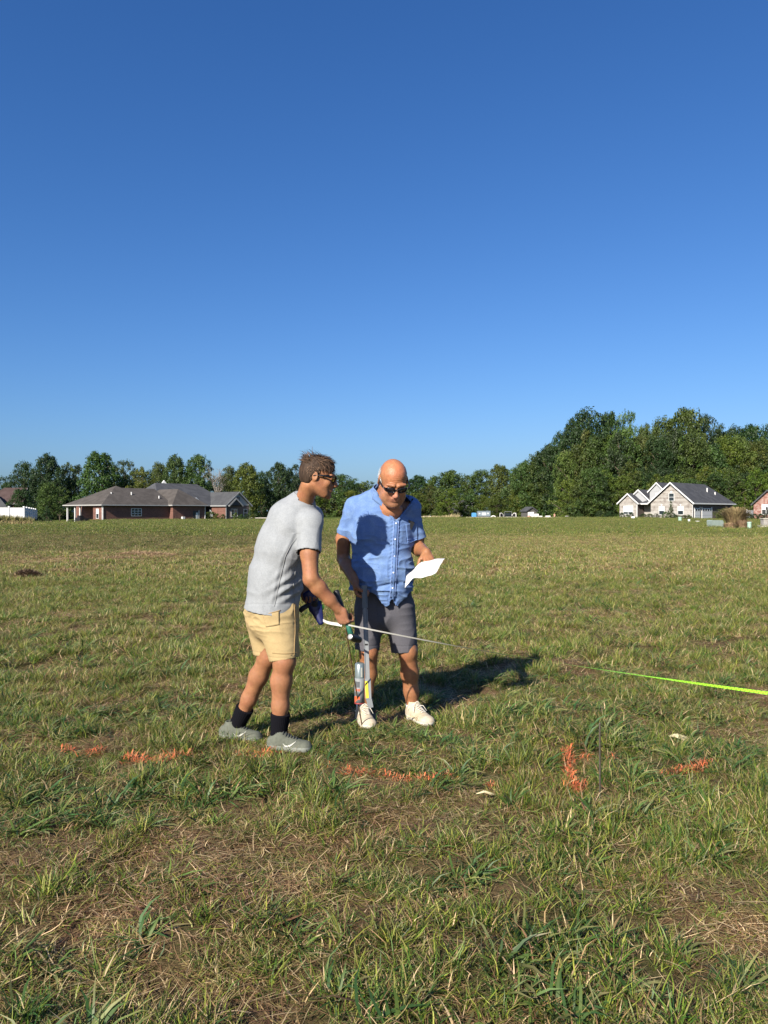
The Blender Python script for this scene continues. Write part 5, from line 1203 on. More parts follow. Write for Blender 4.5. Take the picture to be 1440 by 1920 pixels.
# ------------------------------------------------------------------ houses
M_brick = mat('red_brown_brick', (.20, .095, .07), rough=.9, noise=(1.2, .12)); M_brick2 = mat('mottled_red_brick', (.30, .15, .12), rough=.9, two=((.42, .30, .26), 2.2, .45, .6))
M_stone = mat('cream_stone', (.40, .38, .35), rough=.9, noise=(1.6, .15), two=((.29, .26, .235), 1.4, .5, .62))
M_darkwall = mat('dark_and_shaded_wall', (.125, .095, .085), rough=.9, noise=(1.5, .1))  # dark wall tone, also used to paint shade on walls turned from the sun
def brickify(m, sc, c2, rowh=.075, mortar=(.3, .27, .24)):
    nt = m.node_tree; N = nt.nodes; L = nt.links; b = N['Principled BSDF']; cur = b.inputs['Base Color'].links[0].from_socket
    br = N.new('ShaderNodeTexBrick'); br.inputs['Scale'].default_value = sc; br.inputs['Mortar Size'].default_value = .012
    br.inputs['Color1'].default_value = (1, 1, 1, 1); br.inputs['Color2'].default_value = (*c2, 1); br.inputs['Mortar'].default_value = (1.25, 1.25, 1.25, 1); br.inputs['Row Height'].default_value = .25; br.inputs['Brick Width'].default_value = .7
    g = N.new('ShaderNodeNewGeometry'); sx = N.new('ShaderNodeSeparateXYZ'); L.new(g.outputs['Position'], sx.inputs[0]); ad = N.new('ShaderNodeMath'); L.new(sx.outputs[0], ad.inputs[0]); L.new(sx.outputs[1], ad.inputs[1])
    cb = N.new('ShaderNodeCombineXYZ'); L.new(ad.outputs[0], cb.inputs[0]); L.new(sx.outputs[2], cb.inputs[1]); L.new(cb.outputs[0], br.inputs['Vector'])
    vm = N.new('ShaderNodeVectorMath'); vm.operation = 'MULTIPLY'; L.new(cur, vm.inputs[0]); L.new(br.outputs[0], vm.inputs[1]); L.new(vm.outputs[0], b.inputs['Base Color'])
brickify(M_brick, 3.0, (.62, .60, .60)); brickify(M_brick2, 2.2, (.55, .45, .42)); brickify(M_stone, 1.6, (.66, .62, .60))
def roofmat(name, c, c2):
    return mat(name, c, rough=.95, spec=.1, noise=(9, .22), two=(c2, .8, .42, .6))
M_roofB = roofmat('brown_shingles', (.100, .090, .082), (.078, .070, .064)); M_roofG = roofmat('charcoal_shingles', (.085, .088, .096), (.066, .069, .077)); M_roofR = roofmat('red_brown_shingles', (.10, .07, .065), (.08, .055, .05)); M_roofL = roofmat('mid_grey_shingles', (.085, .088, .092), (.068, .07, .075))
M_trim = mat('white_trim', (.74, .74, .72), rough=.6); M_trimg = mat('grey_trim', (.30, .31, .31), rough=.6); M_soff = mat('soffit', (.35, .34, .32), rough=.8)
M_glass = mat('window_glass', (.02, .03, .035), rough=.08, spec=.8); M_blind = mat('white_blind', (.62, .66, .66), rough=.6); M_siding = mat('grey_siding', (.36, .37, .38), rough=.7); M_conc = mat('pale_concrete', (.50, .46, .38), rough=.9, noise=(2, .15)); M_garage = mat('garage_door_white', (.66, .67, .68), rough=.6)
M_dkdoor = mat('dark_door', (.03, .028, .03), rough=.4); M_vinyl = mat('white_vinyl', (.80, .80, .80), rough=.45); M_chr = mat('dark_furniture', (.012, .012, .015), rough=.6)
M_gut = mat('dull_white_gutter', (.46, .46, .44), rough=.7)
class Frame:
    def __init__(s, o, u, v): s.o = np.array(o, float); s.u = nrm(np.array((*u, 0))); s.v = nrm(np.array((*v, 0)))
    def __call__(s, a, b, z): return tuple(s.o + s.u * a + s.v * b + np.array((0, 0, z)))
    def box(s, mb, a0, a1, b0, b1, z0, z1):
        v = [s(a, b, z) for z in (z0, z1) for a, b in ((a0, b0), (a1, b0), (a1, b1), (a0, b1))]
        return mb.add(v, [(0, 3, 2, 1), (4, 5, 6, 7), (0, 1, 5, 4), (1, 2, 6, 5), (2, 3, 7, 6), (3, 0, 4, 7)])
def box_part(F, name, m, par, *d, **kw): mb = MB(); F.box(mb, *d); return mb.build(name, m, par, **kw)
def roof(F, par, m, a0, a1, b0, b1, z0, z1, axis='a', g0=False, g1=False, oh=.45, trim=None, name='roof', th=.22, ins=None):
    """hip roof, ridge along axis; g0/g1 True = gable at that end"""
    a0 -= oh; a1 += oh; b0 -= oh; b1 += oh; mb = MB()
    if axis == 'a':
        h = ins or (b1 - b0) / 2; r0 = a0 if g0 else a0 + min(h, (a1 - a0) / 2); r1 = a1 if g1 else a1 - min(h, (a1 - a0) / 2); R0 = (r0, (b0 + b1) / 2); R1 = (r1, (b0 + b1) / 2)
    else:
        h = (a1 - a0) / 2; r0 = b0 if g0 else b0 + min(h, (b1 - b0) / 2); r1 = b1 if g1 else b1 - min(h, (b1 - b0) / 2); R0 = ((a0 + a1) / 2, r0); R1 = ((a0 + a1) / 2, r1)
    for dz, rev in ((0, 0), (-th, 1)):
        e = [F(a0, b0, z0 + dz), F(a1, b0, z0 + dz), F(a1, b1, z0 + dz), F(a0, b1, z0 + dz), F(*R0, z1 + dz), F(*R1, z1 + dz)]
        fs = [[0, 1, 5, 4], [2, 3, 4, 5], [3, 0, 4], [1, 2, 5]] if axis == 'a' else [[3, 0, 4, 5], [1, 2, 5, 4], [0, 1, 4], [2, 3, 5]]
        if g0: fs[2] = None
        if g1: fs[3] = None
        mb.add(e, [q[::-1] if rev else q for q in fs if q])
    o = mb.build(name, m, par)
    t = MB()                       # fascia and barge boards
    def board(p, q, w=(.10 if trim is M_gut else .20), d=.05, tz=.0):
        p = np.array(p); q = np.array(q); dr = nrm(q - p); up = np.array((0, 0, 1.)); n = nrm(np.cross(dr, up)); cen = F((a0 + a1) / 2, (b0 + b1) / 2, 0)
        if n @ (p - np.array(cen)) < 0: n = -n
        t.prism([p + up * (.02 + tz) + n * .004, q + up * (.02 + tz) + n * .004, q - up * (w + .03) + n * .004, p - up * (w + .03) + n * .004], n * d)
    E = [F(a0, b0, z0), F(a1, b0, z0), F(a1, b1, z0), F(a0, b1, z0)]; RR = [F(*R0, z1), F(*R1, z1)]
    ed = {'b0': (E[0], E[1]), 'a1': (E[1], E[2]), 'b1': (E[2], E[3]), 'a0': (E[3], E[0])}
    gk = ('a0', 'a1') if axis == 'a' else ('b0', 'b1')
    for k, (p, q) in ed.items():
        if (k == gk[0] and g0) or (k == gk[1] and g1):
            r_ = RR[0] if k == gk[0] else RR[1]; board(p, r_, .26); board(q, r_, .26)
        else: board(p, q)
    t.build('fascia', trim or M_trim, par)
    return o
def gable(F, par, m, a0, a1, b, z0, z1, name='gable_wall', axis='a', d=.2):
    mb = MB(); c = (a0 + a1) / 2
    if axis == 'a': mb.prism([F(a0, b, z0), F(a1, b, z0), F(c, b, z1)], np.array(F(0, d, 0)) - np.array(F(0, 0, 0)))
    else: mb.prism([F(b, a0, z0), F(b, a1, z0), F(b, c, z1)], np.array(F(d, 0, 0)) - np.array(F(0, 0, 0)))
    return mb.build(name, m, par)
def window(F, par, axis, c, off, w, z0, z1, out, cols=2, rows=2, blind=.0, trim=None, name='window'):
    """window on the plane axis=off; out = outward sign"""
    def B(mb, c0, c1, d0, d1, za, zb):
        d0, d1 = sorted((off + out * d0, off + out * d1))
        return F.box(mb, c0, c1, d0, d1, za, zb) if axis == 'b' else F.box(mb, d0, d1, c0, c1, za, zb)
    fr = MB(); t = .07
    for q in ((c - w / 2 - t, c - w / 2, z0 - t, z1 + t), (c + w / 2, c + w / 2 + t, z0 - t, z1 + t), (c - w / 2, c + w / 2, z1, z1 + t), (c - w / 2, c + w / 2, z0 - t, z0)): B(fr, q[0], q[1], 0.003, .07, q[2], q[3])
    for k in range(1, cols): x_ = c - w / 2 + w * k / cols; B(fr, x_ - .03, x_ + .03, .006, .05, z0, z1)
    for k in range(1, rows): z_ = z0 + (z1 - z0) * k / rows; B(fr, c - w / 2, c + w / 2, .009, .045, z_ - .03, z_ + .03)
    wn_ = fr.build(name, trim or M_trim, par)
    mb = MB(); B(mb, c - w / 2, c + w / 2, .003, .02, z0, z1); mb.build('pane', M_glass, wn_)
    if blind: mb = MB(); B(mb, c - w / 2 + .02, c + w / 2 - .02, .022, .028, z0 + (z1 - z0) * (1 - blind), z1 - .01); mb.build('blind', M_blind, wn_)
    return wn_
def post(F, par, a, b, z0, z1, w=.13, m=None, name='column'): return box_part(F, name, m or M_trim, par, a - w, a + w, b - w, b + w, z0, z1)
# --- brown-roofed brick house on the left
HB = Frame((-47.1, 125.0, 0), (.64, .77), (-.77, .64))
h = thing('brick_house', 'long red-brick bungalow with a brown hipped roof and covered porch at its left end', 'house', (-47.1, 125, 0))
zb, ze = -1.6, 2.62
box_part(HB, 'wall', M_brick, h, 3.2, 13.2, 3.11, 12, zb, ze); box_part(HB, 'wall', M_brick, h, 13.0, 20.0, -1.1, 11.8, zb, ze - .004)
box_part(HB, 'wall', M_brick, h, 3.2, 8, 12.01, 15, zb, ze - .01)
# porch at the left end: front wall piece sticks out, the rest is set back

box_part(HB, 'wall', M_brick, h, 0, 13.2, 0, 3.1, zb, ze - .02)
box_part(HB, 'porch_slab', M_conc, h, -.2, 3.19, 3.11, 12.4, zb, -.35)
for t_ in (7.6, 9.3, 12.0): post(HB, h, .1, t_ - .0, -.35, ze - .05, .11)
roof(HB, h, M_roofB, 0, 12, 0, 12.2, ze, 6.1, 'a', trim=M_gut); roof(HB, h, M_roofB, 6, 13.3, .1, 11.9, ze + .02, 5.75, 'a', True, True, oh=.4, trim=M_roofB); roof(HB, h, M_roofB, 13.0, 20.0, -1.1, 11.8, ze + .04, 5.7, 'b', trim=M_gut)
mb = MB(); HB.box(mb, -.10, -.01, 0, .10, -.3, ze - .1); HB.box(mb, 0, .08, -.09, -.01, zb, ze - .1); mb.build('downpipe', M_trim, h); box_part(HB, 'downpipe', M_trim, h, 19.9, 20.0, -1.2, -1.11, zb, ze - .1)
window(HB, h, 'b', 6.3, 0, 1.9, .75, 1.95, -1, 3, 3, trim=M_trim); window(HB, h, 'a', 1.6, 0, .7, .35, 1.9, -1, 1, 2, .5); window(HB, h, 'a', 6.4, 3.2, .9, .6, 1.9, -1, 1, 2, .9)
box_part(HB, 'door', M_dkdoor, h, 3.12, 3.195, 3.4, 5.2, -.35, 1.85); d_ = box_part(HB, 'door', M_dkdoor, h, 17.3, 18.5, -1.17, -1.105, -.4, 1.6); box_part(HB, 'door_glass', M_blind, d_, 17.9, 18.3, -1.2, -1.175, .1, 1.3)
box_part(HB, 'door_frame', M_trim, h, 18.5, 18.62, -1.19, -1.105, -.4, 1.7)
for s_, t_, z_ in ((3.5, 3.3, 4.1), (7.2, 3.0, 4.2), (12.3, 2.2, 3.6)): mb = MB(); p = HB(s_, t_, z_); mb.tube([p, (p[0], p[1], p[2] + .75)], .11, 8); mb.build('vent_pipe', M_trim, h)
tag(box_part(HB, 'air_conditioner', M_trimg, None, 11.4, 12.6, -1.9, -.9, -1.2, .0), 'grey air-conditioning unit against the brown-roofed house, left of the lit brick corner', 'air conditioner')
tag(box_part(HB, 'meter_box', M_trim, None, 14.6, 15.1, -1.75, -1.3, -.9, .55), 'pale utility meter box standing by the brick wall left of the side door', 'meter box')
tag(box_part(HB, 'vent_hood', M_trimg, None, 2.2, 2.9, -.5, -.05, -.9, -.1), 'small grey box at the foot of the brick wall below the left window', 'box')
gset = thing('grill', 'black covered grill standing under the brick house porch', 'grill', HB(-1, 5.4, -.6)); 
mb = MB(); HB.box(mb, -1.6, -.6, 4.4, 6.2, -.75, .45); HB.box(mb, -1.5, -.8, 4.7, 5.6, .45, .8); mb.build('cover', M_chr, gset)
gt = thing('patio_chair', 'dark patio chair between the porch grill and the brick corner', 'chair', HB(-1.2, 3.3, -.7)); mb = MB(); HB.box(mb, -1.5, -.7, 3.0, 3.8, -.35, -.25); mb.build('seat', M_chr, gt); mb = MB(); HB.box(mb, -1.5, -.7, 2.95, 3.05, -.25, .35); mb.build('backrest', M_chr, gt)
for aa, bb in ((-1.5, 3.0), (-.75, 3.0), (-1.5, 3.75), (-.75, 3.75)): box_part(HB, 'leg', M_chr, gt, aa, aa + .06, bb, bb + .06, -.95, -.351)
gt = thing('patio_table', 'low dark patio table at the left side of the porch', 'table', HB(-1.0, 8.0, -.7)); box_part(HB, 'tabletop', M_chr, gt, -1.6, -.5, 7.2, 8.8, -.1, 0); 
for aa, bb in ((-1.5, 7.3), (-.7, 7.3), (-1.5, 8.6), (-.7, 8.6)): box_part(HB, 'leg', M_chr, gt, aa, aa + .08, bb, bb + .08, -.95, -.101)
# --- grey-roofed house right of it
HG = Frame((-31.7, 150.0, 0), (.64, .77), (-.77, .64))
h = thing('brick_house', 'grey-roofed brick house with a small front gable and columned porch, behind the brown-roofed one', 'house', (-31.7, 150, 0))
box_part(HG, 'wall', M_darkwall, h, 0, 6.0, 0, 12, -.8, 2.7); box_part(HG, 'wall', M_brick, h, -.06, -.005, .1, 4.6, -.8, 2.55)  # dark colour paints these walls' shade; the sun-facing side gets lighter brick
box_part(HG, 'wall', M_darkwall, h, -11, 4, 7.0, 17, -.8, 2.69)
gable(HG, h, M_siding, -.1, 6.1, -.05, 2.75, 5.35, d=.1, name='gable_wall'); roof(HG, h, M_roofL, 0, 6.0, 0, 14, 2.75, 5.55, 'b', True, True, trim=M_trimg)
gable(HG, h, M_roofG, .4, 3.6, -.55, 2.75, 4.2, d=.35, name='entry_gable'); roof(HG, h, M_roofL, .5, 3.5, -.5, 4, 2.76, 4.25, 'b', True, True, oh=.25, trim=M_trimg)
roof(HG, h, M_roofG, -12, 5.2, 5, 19, 2.85, 7.3, 'a', trim=M_trimg, ins=4.0); roof(HG, h, M_roofG, -6.5, -3.2, 3.6, 9, 2.8, 4.3, 'b', True, True, oh=.3, trim=M_trim)
window(HG, h, 'b', 2.0, 0, 1.5, .5, 1.95, -1, 2, 2); window(HG, h, 'b', 4.9, 0, .8, .5, 1.95, -1, 1, 2); window(HG, h, 'b', 3.0, -.05, .7, 3.5, 4.5, -1, 2, 2, trim=M_trimg); window(HG, h, 'b', -6.6, 7.0, 2.2, .3, 2.0, -1, 3, 2)
for t_ in (-7.6, -3.4): post(HG, h, t_, 3.9, -.8, 2.8, .14)
box_part(HG, 'door', M_dkdoor, h, -4.4, -3.3, 6.93, 6.995, -.3, 1.9); box_part(HG, 'corner_board', M_trimg, h, -.12, .0, -.12, .0, -.8, 2.5); box_part(HG, 'corner_board', M_trimg, h, 6.0, 6.12, -.12, 0, -.8, 2.5)
mb = MB(); g_ = np.array(HG(-6.3, 12, 7.3)); gable(Frame(g_, (.8, .6), (-.6, .8)), h, M_trim, -1.3, 1.3, 0, -1.2, .6, name='dormer_gable', d=.5)
gable(Frame(g_ - np.array((-.02, .3, 0)), (.8, .6), (-.6, .8)), h, M_darkwall, -.6, .6, 0, -1.1, -.1, name='dormer_vent', d=.2)
flag = MB(); flag.quad(HG(-1.6, 3.2, 1.9), HG(-1.1, 3.0, 1.3), HG(-1.0, 3.0, -.1), HG(-1.5, 3.2, .2)); o = flag.build('flag', M_blind); o.modifiers.new('thickness', 'SOLIDIFY').thickness = .03; tag(o, 'pale flag hanging by the porch of the grey-roofed house', 'flag')
def shrub(px, top, D, w, col, label, kind='bush_a', group=None): return tree(kind, px, top, D, w, col, label, 'shrub', group, 'shrub')
for px, top, w, c, l in ((395, 959, 20, OL, 'brownish rounded shrub in front of the grey house porch column'), (407, 963, 11, YG, 'low yellow-green shrub right of the brownish porch shrub'), (418, 964, 10, MD, 'low green shrub below the sunlit brick side wall'), (442, 961, 11, LT, 'pale shrub beneath the double window of the small gable'), (453, 964, 10, MD, 'tiny green shrub between the two small gable windows'), (463, 964, 9, DK, 'tiny dark shrub beneath the narrow gable window'), (474, 964, 10, YG, 'low yellowish shrub at the right end of the grey-roofed house')):
    shrub(px, top, 147, w, c, l)
tag(box_part(Frame(P(484, 971, 152), (1, 0), (0, 1)), 'driveway', M_conc, None, -2, 4, 0, 6, -.1, .04), kind='structure')
tree('column_a', 468, 945, 151, 5, LT, 'thin pale upright sapling at the right corner of the small gable house', name='sapling')
# --- neighbour at the far left edge
HN = Frame(P(-40, 965, 172), (.97, .25), (-.25, .97))
h = thing('house', 'neighbour house with a red-brown roof cut by the left edge of the photo', 'house', P(0, 965, 172))
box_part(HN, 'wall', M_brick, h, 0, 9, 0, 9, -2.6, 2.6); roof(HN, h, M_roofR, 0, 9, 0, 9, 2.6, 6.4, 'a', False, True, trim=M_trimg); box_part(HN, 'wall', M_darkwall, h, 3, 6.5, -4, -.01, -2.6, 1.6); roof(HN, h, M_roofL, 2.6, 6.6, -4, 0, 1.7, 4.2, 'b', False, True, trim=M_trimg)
# --- cream stone house on the right ; a runs left-back, b right-back
HR = Frame((57.8, 140.0, 0), (-.707, .707), (.707, .707))
h = thing('stone_house', 'cream stone house with a charcoal roof, several front gables and a white garage door', 'house', (57.8, 140, 0)); zb = -.6; ze = 3.1
box_part(HR, 'wall', M_stone, h, 0, 8.1, 0, 20, zb, ze); gable(HR, h, M_stone, 0, 8.1, 0, ze + .01, 6.75, d=.3); box_part(HR, 'garage_wall_shade', M_darkwall, h, -.05, -.004, .1, 20, zb, ze - .05)  # thin dark sheet over the stone paints the garage side's shade
box_part(HR, 'wall', M_stone, h, 12, 15.8, 2.2, 14, zb, ze + .1); gable(HR, h, M_stone, 12, 15.8, 2.2, ze + .11, 5.0, d=.3); box_part(HR, 'wall', M_stone, h, 8.1, 12, 5.2, 14, zb, ze); box_part(HR, 'side_wall_shade', M_darkwall, h, 11.95, 11.995, 2.3, 5.2, zb, ze)  # shade of the entry recess painted as a dark sheet on the stone
roof(HR, h, M_roofG, 0, 8.1, 0, 20, ze, 7.1, 'b', True, False, oh=.5); roof(HR, h, M_roofG, 12, 15.8, 2.2, 9, ze + .08, 5.2, 'b', True, True, oh=.4)
roof(HR, h, M_roofG, 5, 16.4, 5.6, 19, ze + .02, 7.2, 'a'); roof(HR, h, M_roofG, 10.2, 15.2, 4.3, 12, 3.45, 6.0, 'b', True, True, oh=.3); gable(HR, h, M_siding, 10.2, 15.2, 4.3, 3.45, 5.9, d=.3)
box_part(HR, 'dormer_wall', M_siding, h, 7.4, 10.4, 4.4, 10, 3.3, 5.5); gable(HR, h, M_siding, 7.4, 10.4, 4.4, 5.51, 7.2, d=.3); roof(HR, h, M_roofG, 7.4, 10.4, 4.4, 12, 5.5, 7.35, 'b', True, True, oh=.35)
roof(HR, h, M_roofG, 8.0, 12.0, 3.0, 7, ze + .04, 4.2, 'a', oh=.1); window(HR, h, 'b', 8.6, 4.4, 1.0, 4.3, 5.1, -1, 1, 1, .9)
for c_ in (2.2, 5.9):
    wn_ = window(HR, h, 'b', c_, 0, 1.0, .95, 2.45, -1, 1, 2, .55); mb = MB(); p = np.array(HR(c_, -.02, 2.75)); mb.tube([p, p + np.array(HR.v) * -.06], .16, 10); mb.build('keystone', M_trim, h)
window(HR, h, 'b', 3.97, 0, .95, 3.55, 4.95, -1, 1, 2, 0); window(HR, h, 'b', 13.9, 2.2, 2.0, 1.0, 2.6, -1, 2, 2, .75)
mb = MB(); p = np.array(HR(3.97, -.02, 5.25)); mb.tube([p, p - HR.v * .06], .18, 10); mb.build('keystone', M_trim, h)
post(HR, h, 8.7, 3.4, zb, ze - .1, .2); box_part(HR, 'corner_board', M_trim, h, -.12, -.051, -.12, .0, zb, ze - .1); box_part(HR, 'corner_board', M_trim, h, 11.93, 12.05, 2.1, 2.19, zb, ze - .1); box_part(HR, 'door', M_dkdoor, h, 9.4, 10.4, 5.1, 5.195, -.1, 2.0)
for b0, b1 in ((.9, 3.2), (4.3, 8.9)):
    g_ = box_part(HR, 'garage_door', M_garage, h, -.16, -.06, b0, b1, zb, 2.15)
    for k in range(1, 4): box_part(HR, 'panel_groove', M_trimg, g_, -.168, -.161, b0, b1, zb + (2.15 - zb) * k / 4 - .02, zb + (2.15 - zb) * k / 4 + .02)
    n_ = max(1, int((b1 - b0) / 1.1))
    for k in range(n_): box_part(HR, 'pane', M_glass, g_, -.172, -.163, b0 + (b1 - b0) * (k + .2) / n_, b0 + (b1 - b0) * (k + .8) / n_, 1.62, 1.98)
    for q in (b0 - .22, b1): box_part(HR, 'door_trim', M_trim, h, -.14, -.055, q + .002, q + .218, zb, 2.35)
for a_, b_, z_ in ((2.2, 12.5, 5.3), (1.6, 15.0, 4.5)): mb = MB(); p = HR(a_, b_, z_); mb.tube([p, (p[0], p[1], p[2] + .95)], .13, 8); mb.build('vent_pipe', M_trim, h)
for k in range(3): box_part(HR, 'roof_vent', M_trimg, h, 2.2, 2.7, 6.2 + k * 1.3, 6.8 + k * 1.3, 5.05, 5.5)
SG = 'clipped shrubs along the stone house'
for px, top, w, c, D, l in ((1166, 961, 10, DK, 150, 'clipped shrub at the left corner of the stone gable'), (1176, 964, 8, MD, 150, 'small shrub beneath the left edge of the double window'), (1184, 961, 9, DK, 150, 'clipped shrub beneath the right edge of the double window'),
    (1206, 963, 12, DK, 146, 'shrub left of the entry post of the stone house'), (1218, 963, 12, MD, 143, 'shrub at the left corner of the big stone gable'), (1231, 963, 12, DK, 141, 'low shrub beneath the left window of the big stone gable'),
    (1248, 959, 12, MD, 140, 'rounded shrub left of the narrow evergreen'), (1263, 962, 11, DK, 139, 'rounded shrub right of the narrow evergreen'), (1271, 965, 10, OL, 138, 'brownish low shrub beneath the right window'), (1291, 965, 11, OL, 136, 'round shrub at the garage corner of the stone house')):
    shrub(px, top, D, w, c, l, ('bush_a', 'bush_b')[px % 2], SG)
tree('column_a', 1258, 939, 139, 11, MD, 'narrow pointed evergreen against the big stone gable', name='conifer')
shrub(1126, 957, 160, 20, DK, 'dark rounded shrub at the wood edge left of the stone house'); shrub(1145, 958, 160, 20, DK, 'second dark shrub, nearest the left wall of the stone house', 'bush_b')
shrub(1357, 953, 128, 34, OL, 'wide olive shrub in front of the right end of the stone house'); shrub(1284, 966, 112, 22, (1.2, .9, .9), 'brown-green perennial clump behind the small green pedestals'); shrub(1302, 974, 104, 14, (1.1, .7, .7), 'low reddish plant left of the white box cover', 'bush_b')
# --- brick house at the right edge
HX = Frame(P(1413, 974, 142), (.90, -.44), (.44, .90)); hx0 = HX.o[2]
h = thing('brick_house', 'mottled red-brick gabled house cut by the right edge of the photo', 'house', P(1425, 973, 142)); box_part(HX, 'wall', M_brick2, h, 0, 4.6, 0, 9, -.8, 2.9); gable(HX, h, M_brick2, 0, 4.6, 0, 2.91, 5.4, d=.3)
roof(HX, h, M_roofG, 0, 4.6, 0, 9, 2.9, 5.65, 'b', True, True, trim=M_roofG); box_part(HX, 'wall', M_brick2, h, 4.6, 14, 1.5, 10, -.8, 2.88); roof(HX, h, M_roofG, 1, 14, 1.5, 10, 2.95, 6.1, 'a', trim=M_roofG); window(HX, h, 'b', 2.1, 0, 1.35, 1.0, 2.8, -1, 2, 2, .5)
for px, w, l in ((1404, 16, 'dark low shrub just left of the red-brick gable, nearest the white fence'), (1414, 14, 'dark low shrub beneath the left corner of the red-brick gable'), (1426, 14, 'dark low shrub beneath the window of the red-brick gable'), (1437, 13, 'dark low shrub beside the black yard lamp')): shrub(px, 963, 138, w, DK, l, ('bush_a', 'bush_b')[px % 2], 'dark shrubs before the right-edge brick house')
lp = thing('lamp_post', 'thin black yard lamp by the right-edge brick house', 'lamp', P(1438, 972, 134)); mb = MB(); p = P(1438, 972, 134); mb.tube([p, p + np.array((0, 0, 1.5))], .04, 6); mb.build('post', M_blackpl, lp); mb = MB(); mb.tube([p + np.array((0, 0, 1.5)), p + np.array((0, 0, 1.6)), p + np.array((0, 0, 1.95)), p + np.array((0, 0, 2.1))], [.06, .16, .18, .02], 6); mb.build('lantern', M_blackpl, lp)
# ------------------------------------------------------------------ fences
def fence(label, pts, zt, zb_, n):
    t = thing('fence', label, 'fence', (pts[0][0], pts[0][1], zb_[0])); L_ = len(pts) - 1
    for i in range(L_):
        a, b = np.array(pts[i], float), np.array(pts[i + 1], float); d = nrm(np.array((*(b - a), 0))); nn = np.array((-d[1], d[0], 0)); ln = np.linalg.norm(b - a)
        for k in range(n[i]):
            t0, t1 = k / n[i], (k + 1) / n[i]; p = np.array((*lerp(a, b, t0), 0)); q = np.array((*lerp(a, b, t1), 0)); zt0 = lerp(zt[i], zt[i + 1], (t0 + t1) / 2); z0_ = lerp(zb_[i], zb_[i + 1], t0)
            mb = MB(); mb.prism([p + (0, 0, z0_), q + (0, 0, z0_), q + (0, 0, zt0), p + (0, 0, zt0)], nn * .04); mb.build('panel', M_vinyl, t)
            mb = MB(); mb.prism([p + (0, 0, zt0 - .12) - nn * .02, q + (0, 0, zt0 - .12) - nn * .02, q + (0, 0, zt0 + .01) - nn * .02, p + (0, 0, zt0 + .01) - nn * .02], nn * .08); mb.build('rail', M_vinyl, t)
            mb = MB(); mb.box((p[0] - .08, p[1] - .08, z0_), (p[0] + .08, p[1] + .08, zt0 + .10)); mb.box((p[0] - .11, p[1] - .11, zt0 + .103), (p[0] + .11, p[1] + .11, zt0 + .20)); mb.build('post', M_vinyl, t)
    return t
c0 = P(45, 952, 96); cl = P(-40, 953, 95); cr_ = P(70, 957, 128)
fence('white vinyl privacy fence at the far left, turning a corner away from the camera', [cl[:2], c0[:2], cr_[:2]], [1.92, 1.95, 1.75], [-.6, -.6, -.8], [3, 6])
f0 = P(1370, 960, 150); f1 = P(1414, 960, 158); fence('white vinyl fence between the stone house and the right-edge brick house', [f0[:2], f1[:2]], [1.75, 1.75], [-.4, -.4], [3])
# ------------------------------------------------------------------ utility boxes and plants at right
M_ugreen = mat('faded_green_metal', (.25, .31, .28), rough=.6, noise=(4, .12)); M_ugreen2 = mat('pale_green_plastic', (.36, .52, .40), rough=.6)
def at_ground(px, py, D): p = P(px, py, D); p[2] = float(terr(p[0], p[1])); return p
p = at_ground(1346, 990, 66); mb = MB(); FU = Frame(p, (.97, .22), (-.22, .97)); mb.prism([FU(-.58, 0, -.05), FU(.60, 0, -.05), FU(.60, 0, .46), FU(.50, 0, .66), FU(-.54, 0, .68), FU(-.62, 0, .60)], FU.v * .7)
ub = thing('utility_box', 'wide faded green transformer box left of the brown bush', 'utility box', p); mb.build('cabinet', M_ugreen, ub); box_part(FU, 'base', M_conc, ub, -.78, .80, -.06, 1.0, -.15, -.052)
def pedestal(px, D, hh, w, label, m=None):
    p = at_ground(px, 990, D); t = thing('pedestal', label, 'utility pedestal', p, 'small utility pedestals in the grass'); mb = MB(); mb.tube([p + (0, 0, -.05), p + (0, 0, hh * .8)], w, 10); mb.build('post', m or M_ugreen2, t)
    mb = MB(); mb.tube([p + (0, 0, hh * .8), p + (0, 0, hh * .97), p + (0, 0, hh)], [w * 1.15, w * 1.1, w * .7], 10); mb.build('cap', m or M_ugreen2, t)
pedestal(1405, 60, .62, .15, 'light green utility pedestal right of the brown bush'); pedestal(1275, 100, .62, .22, 'squat green pedestal in front of the stone house garage'); pedestal(1292, 92, .45, .14, 'small pale pedestal left of the white box cover', M_trim); pedestal(1308, 92, .24, .22, 'low white cover lying right of the small pale pedestal', M_trim)
p = at_ground(1437, 990, 66); mp = thing('mailbox_pillar', 'cream stone pillar at the right edge beyond the light green pedestal', 'pillar', p); FM = Frame(p, (1, 0), (0, 1)); box_part(FM, 'base', M_conc, mp, -.45, .8, 0, .7, -.05, .22); box_part(FM, 'shaft', M_stone, mp, -.22, .6, .05, .6, .221, .78); box_part(FM, 'cap', M_conc, mp, -.28, .66, 0, .65, .781, .86)
